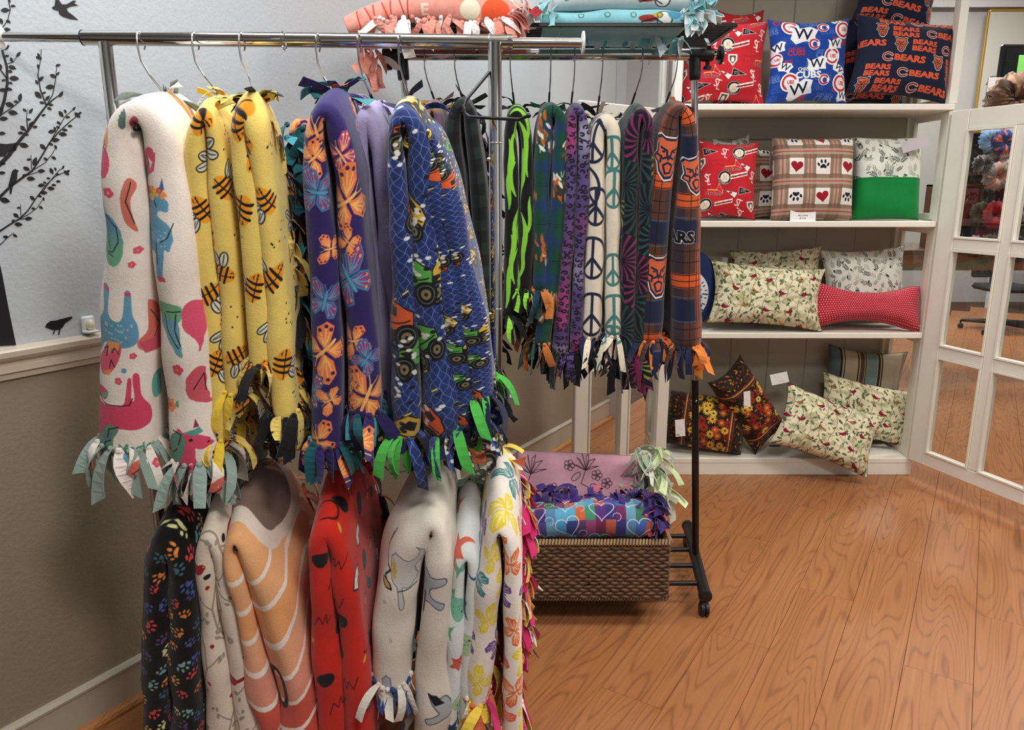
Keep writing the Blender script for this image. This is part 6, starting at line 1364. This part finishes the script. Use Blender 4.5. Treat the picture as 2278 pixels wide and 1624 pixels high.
for k in range(60): Fh.put(t, Vector((at(1150+k*4.9, 1150, byf+.2).x, byf+.13+R.random()*.08, zf+R.uniform(-.005, .035))), (R.uniform(-1, 1), -.7), R.uniform(.3, 1.6), R.choice((0, 0, 0, 1, 2)), R.uniform(.6, .9), R.uniform(-.9, .9))
for k in range(34): Fh.put(t, at(R.uniform(1432, 1456), R.uniform(1100, 1188), byf+.03+R.random()*.08), (1, -.5), R.uniform(.2, 1.1), R.choice((0, 0, 0, 1)), R.uniform(.8, 1.0), R.uniform(-1.2, 0))
# side view of a third fringe spill on the left of the basket
Fq = Fringe([fleece('fleece_backing', (236, 228, 216)), fleece('fleece_backing', (90, 140, 140)), fleece('fleece_backing', (206, 50, 100))], .03, .09, 63)
for k in range(10): Fq.put(t, at(R.uniform(1125, 1150), R.uniform(1075, 1150), byf+.1), (-.6, -.8), R.uniform(0, 1), R.randrange(3), 1, R.uniform(-.6, .6))

# ------------------------------------------------------------ far right of the room, seen past and through the glass doors
WD2 = wood('walnut_wood', (120, 84, 56), (96, 64, 42), (60, 38, 24))
def bx(c0_, c1_, m_, nm, par=None, bev=.003):
    c = [(a+b_)/2 for a, b_ in zip(c0_, c1_)]; d = [abs(b_-a) for a, b_ in zip(c0_, c1_)]; return MB().box(c, d, None, bev).obj(nm, m_, par)
YT = 5.6
zt = at(2150, 556, YT).z; xa = at(2096, 520, YT).x; xb = 5.2
tb = thing('display_table', (xa+1, YT+.3, 0), 'long low wooden display table with a patterned front beyond the glass door', 'table')
bx((xa-.55, YT, zt-.03), (xb, YT+.75, zt), WD2, 'table_top', tb)
def cvt(w_, h, c1, c2, seed):
    cv = Cv(w_, h, 150, c1); n = vnoise(cv.a.shape[:2], 22, seed, .5); mixm(cv, np.clip((n-.45)*3, 0, 1), c2); return cv
cvx = cvt(2.2, .2, (132, 88, 66), (106, 106, 84), 4); mc = fleece('patterned_cloth', cvx.image('print'))
zs = at(2150, 602, YT).z
mobj('apron', [(xa-.53, YT+.01, zs), (xb-.02, YT+.01, zs), (xb-.02, YT+.01, zt-.031), (xa-.53, YT+.01, zt-.031), (xa-.53, YT+.03, zs), (xb-.02, YT+.03, zs), (xb-.02, YT+.03, zt-.031), (xa-.53, YT+.03, zt-.031)], [(0, 1, 2, 3), (7, 6, 5, 4), (0, 4, 5, 1), (3, 2, 6, 7)], mc, tb, [(0, 0), (1, 0), (1, 1), (0, 1)]*4)
xlg = at(2048, 800, YT).x
for (x, y) in ((xlg, YT+.04), (xb-.06, YT+.04), (xlg, YT+.7), (xb-.06, YT+.7)): bx((x, y, 0), (x+.05, y+.05, zs), WD2, 'leg', tb)
z_a = at(2150, 553, YT+.05).z; z_b = at(2150, 499, YT+.05).z; z_c = at(2150, 410, YT+.05).z
un = thing('cube_organizer', (xa+.4, YT+.25, zt), 'walnut cube organizer with black fabric drawers behind the glass door', 'shelf unit')
X0 = at(2098, 480, YT+.05).x; cw = at(2176, 480, YT+.05).x-X0-.0
zc2 = [zt+.001, z_b, z_c]
for k in range(6):
    if k < 5: bx((X0+k*cw, YT+.05, zt+.0015), (X0+k*cw+.018, YT+.33, z_c), WD2, 'side_panel', un)
for z in zc2[1:]: bx((X0, YT+.049, z-.018), (X0+4*cw+.018, YT+.332, z), WD2, 'shelf_board', un)
for r_, (za, zb_) in enumerate(((zt+.002, z_b-.018), (z_b, z_c-.018))):
    for k in range(4):
        m_ = mat('drawer_fabric', (34, 36, 42), .9, 0, .3, 400) if (k+r_) % 3 != 1 else mat('drawer_fabric_wine', (110, 30, 34), .9)
        d = bx((X0+k*cw+.022, YT+.056, za+.002), (X0+(k+1)*cw-.004, YT+.30, zb_-.006), m_, 'drawer', un, .006)
        cr = Vector((X0+(k+.58)*cw, YT+.05, za+(zb_-za)*.66)); MB().tube([cr+Vector((.014*math.cos(a), 0, .014*math.sin(a))) for a in np.linspace(0, 2*pi, 17)], .003, 6, False).obj('ring_pull', CHROME, d, True)
def scrunchie(label, c, r, rr_, cols, seed, ax='y', group=None, nf=22):
    rn = random.Random(seed); vs = []; nu, nv = 48, 12; cv = cvt(.3, .2, cols[0], cols[1], seed)
    if len(cols) > 2: n = vnoise(cv.a.shape[:2], 6, seed+3); mixm(cv, np.clip((n-.6)*8, 0, 1), cols[2])
    for i in range(nu):
        a = 2*pi*i/nu
        for j in range(nv):
            b_ = 2*pi*j/nv; q_ = rr_*(1+.22*math.sin(a*nf+seed)+.16*math.sin(a*13+b_*2+seed*2)); R_ = r+q_*math.cos(b_); y = q_*math.sin(b_)
            vs.append(Vector(c)+(Vector((R_*math.cos(a), y, R_*math.sin(a))) if ax == 'y' else Vector((R_*math.cos(a), R_*math.sin(a), y))))
    fs = [(i*nv+j, i*nv+(j+1) % nv, ((i+1) % nu)*nv+(j+1) % nv, ((i+1) % nu)*nv+j) for i in range(nu) for j in range(nv)]
    uv = [(((q_//nv)/nu*3), (q_ % nv)/nv) for f_ in fs for q_ in f_]
    o = mobj('scrunchie', vs, fs, fleece('scrunchie_print', cv.image('print'), .7, .2), None, uv, True, loc=tuple(c)); tag(o, label, 'scrunchie', group); return o
YS = YT+.02; zo = z_c
S_ = lambda u, v, y=YS: at(u, v, y)
scr = [('light blue scrunchie at the top behind the glass door', 2205, 312, .075, .05, ((150, 190, 226), (110, 150, 200))),
       ('dark blue floral scrunchie beside the light blue one', 2232, 318, .075, .055, ((40, 66, 140), (30, 40, 90), (216, 110, 90))),
       ('black and white patterned scrunchie on the cube organizer', 2186, 366, .055, .045, ((60, 60, 58), (210, 210, 204))),
       ('sage grey scrunchie in the middle of the organizer top', 2210, 362, .07, .05, ((104, 104, 94), (130, 128, 116))),
       ('white floral scrunchie at the right of the organizer top', 2240, 352, .05, .04, ((214, 210, 204), (150, 120, 116))),
       ('silver and pink satin scrunchie on the organizer edge', 2218, 392, .085, .06, ((176, 172, 168), (120, 116, 110), (216, 140, 120))),
       ('brown leopard scrunchie hanging in front of the black drawers', 2180, 472, .06, .045, ((110, 104, 84), (70, 64, 54))),
       ('red satin scrunchie hanging in front of the black drawers', 2212, 478, .085, .055, ((170, 32, 48), (140, 24, 40))),
       ('black and white scrunchie seen in the right glass column', 2270, 465, .085, .055, ((40, 40, 44), (220, 220, 222))),
       ('navy dotted scrunchie seen in the right glass column', 2268, 392, .08, .05, ((36, 48, 92), (190, 190, 204))),
       ('pink and aqua satin scrunchie below the black drawers', 2168, 544, .055, .04, ((190, 120, 160), (150, 190, 200))),
       ('gold leopard scrunchie below the black drawers', 2200, 548, .075, .05, ((92, 80, 50), (50, 42, 32))),
       ('black sparkly scrunchie in the lower right pane', 2264, 555, .085, .05, ((26, 26, 30), (180, 180, 184)))]
for k, (l, u, v, r, q_, c_) in enumerate(scr): scrunchie(l, S_(u, v, YT-.02-(k % 3)*.03), r*.66, q_*.7, c_, k+1)
scrunchie('copper glitter scrunchie above the white door, at the right edge', S_(2252, 222, YT+.02), .10, .075, ((130, 96, 74), (70, 50, 40), (196, 160, 130)), 33)
scrunchie('black and gold scrunchie beside the copper glitter one', S_(2222, 226, YT+.06), .06, .045, ((40, 38, 34), (160, 140, 70), (210, 210, 210)), 34)
# holders on the organizer
ob = thing('black_display_box', S_(2170, 330, YT+.2), 'black display box behind the scrunchies on the organizer', 'box')
bx((S_(2166, 0, YT+.12).x, YT+.12, z_c+.001), (S_(2260, 0, YT+.12).x, YT+.30, S_(0, 300, YT+.12).z), mat('black_card', (22, 22, 26), .6), 'body', ob); bx((S_(2166, 0, YT+.12).x-.004, YT+.116, S_(0, 300, YT+.12).z), (S_(2260, 0, YT+.12).x+.004, YT+.304, S_(0, 300, YT+.12).z+.012), mat('black_card_lid', (34, 34, 40), .5), 'lid', ob)
jr = thing('glass_jar', S_(2160, 400, YT+.05), 'clear glass jar of pale scrunchies at the left end of the organizer', 'jar')
pj = S_(2162, 409, YT+.12); pj.z = z_c+.001
MB().lathe(pj, (0, 0, 1), [(.06, 0), (.075, .02), (.075, .16), (.055, .19), (.055, .2)], 24).obj('body', glassmat('jar_glass', (.85, .87, .86, 1), 1, .05), jr, True)
MB().lathe(pj+Vector((0, 0, .201)), (0, 0, 1), [(.058, 0), (.062, .01), (.05, .05), (.012, .07), (.012, .09)], 24).obj('lid', glassmat('jar_glass_lid', (.8, .82, .82, 1), 1, .05), jr, True)
mr_ = thing('table_mirror', S_(2160, 335, YT+.25), 'round grey framed mirror standing at the left end of the organizer', 'mirror')
pm_ = S_(2156, 338, YT+.24)
MB().lathe(pm_, (0, 1, 0), [(.10, 0), (.105, .004), (.105, .014), (.10, .018)], 32).obj('frame', mat('mirror_frame', (130, 132, 134), .3, .6), mr_, True); MB().lathe(pm_-Vector((0, .002, 0)), (0, 1, 0), [(.092, 0), (.092, .002)], 32).obj('glass', mat('mirror_glass', (180, 186, 190), .06, 1), mr_, True); MB().lathe((pm_.x, pm_.y+.01, z_c+.001), (0, 0, 1), [(.05, 0), (.05, .01), (.01, .015), (.01, max(.02, pm_.z-.1-z_c))], 20).obj('stand', mat('mirror_stand', (130, 132, 134), .3, .6), mr_, True)
# above the white door: poster board, black frame, green card, gold framed mirror on a wall panel
YQ = YT+.45
pc_ = cvt(.1, .1, (228, 226, 224), (228, 226, 224), 1)
za_ = z_c; 
pb2 = Cv(1.0, .42, 400, (222, 220, 222), wrap=False)
for cx_ in (.20, .56, .88):
    pb2.poly([(cx_-.11, .27), (cx_-.08, .33), (cx_+.08, .33), (cx_+.11, .27), (cx_+.12, .12), (cx_+.08, .06), (cx_-.08, .06), (cx_-.12, .12)], (222, 126, 108)); pb2.poly([(cx_-.12, .40), (cx_+.12, .40), (cx_+.10, .30), (cx_-.10, .30)], (90, 100, 116)); pb2.ell(cx_, .345, .04, .035, (222, 150, 140)); pb2.ell(cx_, .19, .05, .055, (90, 66, 54)); pb2.ell(cx_+.01, .17, .03, .03, (224, 190, 160))
pl0, pl1 = S_(2190, 245, YQ), S_(2300, 170, YQ); W3 = 1.0
bt = thing('picture_board', (pl0.x+.5, YQ, za_), 'white board with coral apple shaped prints behind the copper scrunchie', 'picture')
zt3 = S_(2200, 172, YQ).z; zb3 = max(za_+.001, zt3-.42)
mobj('panel', [(pl0.x, YQ, zb3), (pl0.x+1, YQ, zb3), (pl0.x+1, YQ, zt3), (pl0.x, YQ, zt3), (pl0.x, YQ+.01, zb3), (pl0.x+1, YQ+.01, zb3), (pl0.x+1, YQ+.01, zt3), (pl0.x, YQ+.01, zt3)], [(0, 1, 2, 3), (7, 6, 5, 4), (0, 4, 5, 1), (3, 2, 6, 7), (0, 3, 7, 4), (1, 5, 6, 2)], fleece('board_print', pb2.image('print'), .7, 0, 100, 0, 0), bt, [(0, 0), (1, 0), (1, 1), (0, 1)]*6)
bx((pl0.x+.1, YQ+.011, za_), (pl0.x+.9, YQ+.08, za_+.02), WD2, 'foot', bt)
kz = thing('black_screen', S_(2250, 130, YQ+.1), 'black framed screen standing behind the picture board at the right edge', 'screen')
q0, q1 = S_(2222, 168, YQ+.12), S_(2330, 98, YQ+.12)
bx((q0.x, YQ+.12, zb3), (q1.x, YQ+.16, q1.z), mat('black_gloss', (20, 21, 24), .25), 'housing', kz, .012); bx((q0.x+.03, YQ+.117, zt3), (q1.x-.03, YQ+.1195, q1.z-.03), mat('dark_glass', (30, 30, 32), .08), 'display', kz)
MB().tube([(q0.x, YQ+.13, zt3+.03), (q0.x-.06, YQ+.12, zt3+.02), (q0.x-.10, YQ+.10, zt3-.04)], .004, 8).obj('cable', BLACKPL, kz, True)
q0, q1 = S_(2258, 172, YQ-.0), S_(2330, 123, YQ-.0)
gc = bx((q0.x, YQ-.012, zt3-.1), (q1.x, YQ-.008, q1.z), mat('green_card', (124, 206, 96), .7), 'green_card'); tag(gc, 'bright green card standing in front of the black screen', 'card')
YW2 = 10.02
gm = thing('wall_mirror', S_(2250, 120, YW2), 'large wall mirror with a thin gold frame on the far grey wall', 'mirror')
g0, g1 = S_(2201, 22, YW2), S_(2178, 222, YW2); xg = g0.x; zg0 = S_(0, 235, YW2).z-.3; zg1 = g0.z
GO = mat('gold_frame', (206, 170, 84), .3, .9)
bx((xg, YW2, zg0), (xg+1.0, YW2+.02, zg1), mat('mirror_pale', (178, 176, 166), .6, .0), 'glass', gm)
for (a, b_) in (((xg-.01, YW2-.01, zg0), (xg+.012, YW2+.03, zg1)), ((xg+.99, YW2-.01, zg0), (xg+1.02, YW2+.03, zg1)), ((xg+.012, YW2-.01, zg1-.02), (xg+.99, YW2+.03, zg1+.012)), ((xg+.012, YW2-.01, zg0-.02), (xg+.99, YW2+.03, zg0+.012))): bx(a, b_, GO, 'frame_bar', gm)
zc_ = S_(2230, 17, 10.1).z
st(bx((2.2, 10.06, zc_), (7.35, 10.098, zc_+.10), mat('crown_paint', (206, 206, 206), .6), 'trim_3'))
# office chair base with casters, and white desk leg, seen low through the door
oc = atz(2225, 722, .07)
ch = thing('office_chair', (oc.x, oc.y, 0), 'black five star office chair seen through the lower glass panes', 'chair')
hub = Vector((oc.x, oc.y, .10))
MB().lathe((oc.x, oc.y, .075), (0, 0, 1), [(.04, 0), (.04, .05), (.022, .07), (.022, .36)], 18).obj('gas_post', BLACKMT, ch, True)
for k in range(5):
    a = k*2*pi/5+.05; e = hub+Vector((math.cos(a)*.37, math.sin(a)*.37, -.012))
    lg = MB().tube([hub, e], [.03, .018], 10).obj('leg', BLACKPL, ch, True)
    MB().lathe(Vector((e.x-.012, e.y-.02, .03)), (math.sin(a+1), math.cos(a+1), 0), [(.02, 0), (.029, .004), (.029, .036), (.02, .04)], 16).tube([e, (e.x, e.y, .045)], .01, 8).obj('caster', BLACKPL, lg, True)
bx((oc.x-.24, oc.y-.22, .435), (oc.x+.24, oc.y+.24, .50), mat('seat_fabric', (28, 28, 32), .9, 0, .3, 300), 'seat', ch, .03)
bx((oc.x-.22, oc.y+.25, .55), (oc.x+.22, oc.y+.30, 1.0), mat('seat_fabric', (28, 28, 32)), 'backrest', ch, .02); bx((oc.x-.03, oc.y+.20, .49), (oc.x+.03, oc.y+.252, .62), BLACKPL, 'back_bracket', ch)
dk = atz(2254, 622, 0); 
ds = thing('white_desk', (dk.x+.6, 9.3, 0), 'white metal desk legs and top far behind the office chair', 'desk')
dy = 9.3; dx0 = at(2246, 600, dy).x
for x in (dx0, dx0+1.1): 
    for y in (dy, dy+.35): bx((x, y, 0), (x+.04, y+.04, .70), mat('white_metal', (214, 214, 212), .4), 'leg', ds)
bx((dx0-.02, dy-.02, .70), (dx0+1.16, dy+.41, .73), mat('white_laminate', (224, 224, 220), .4), 'desk_top', ds)
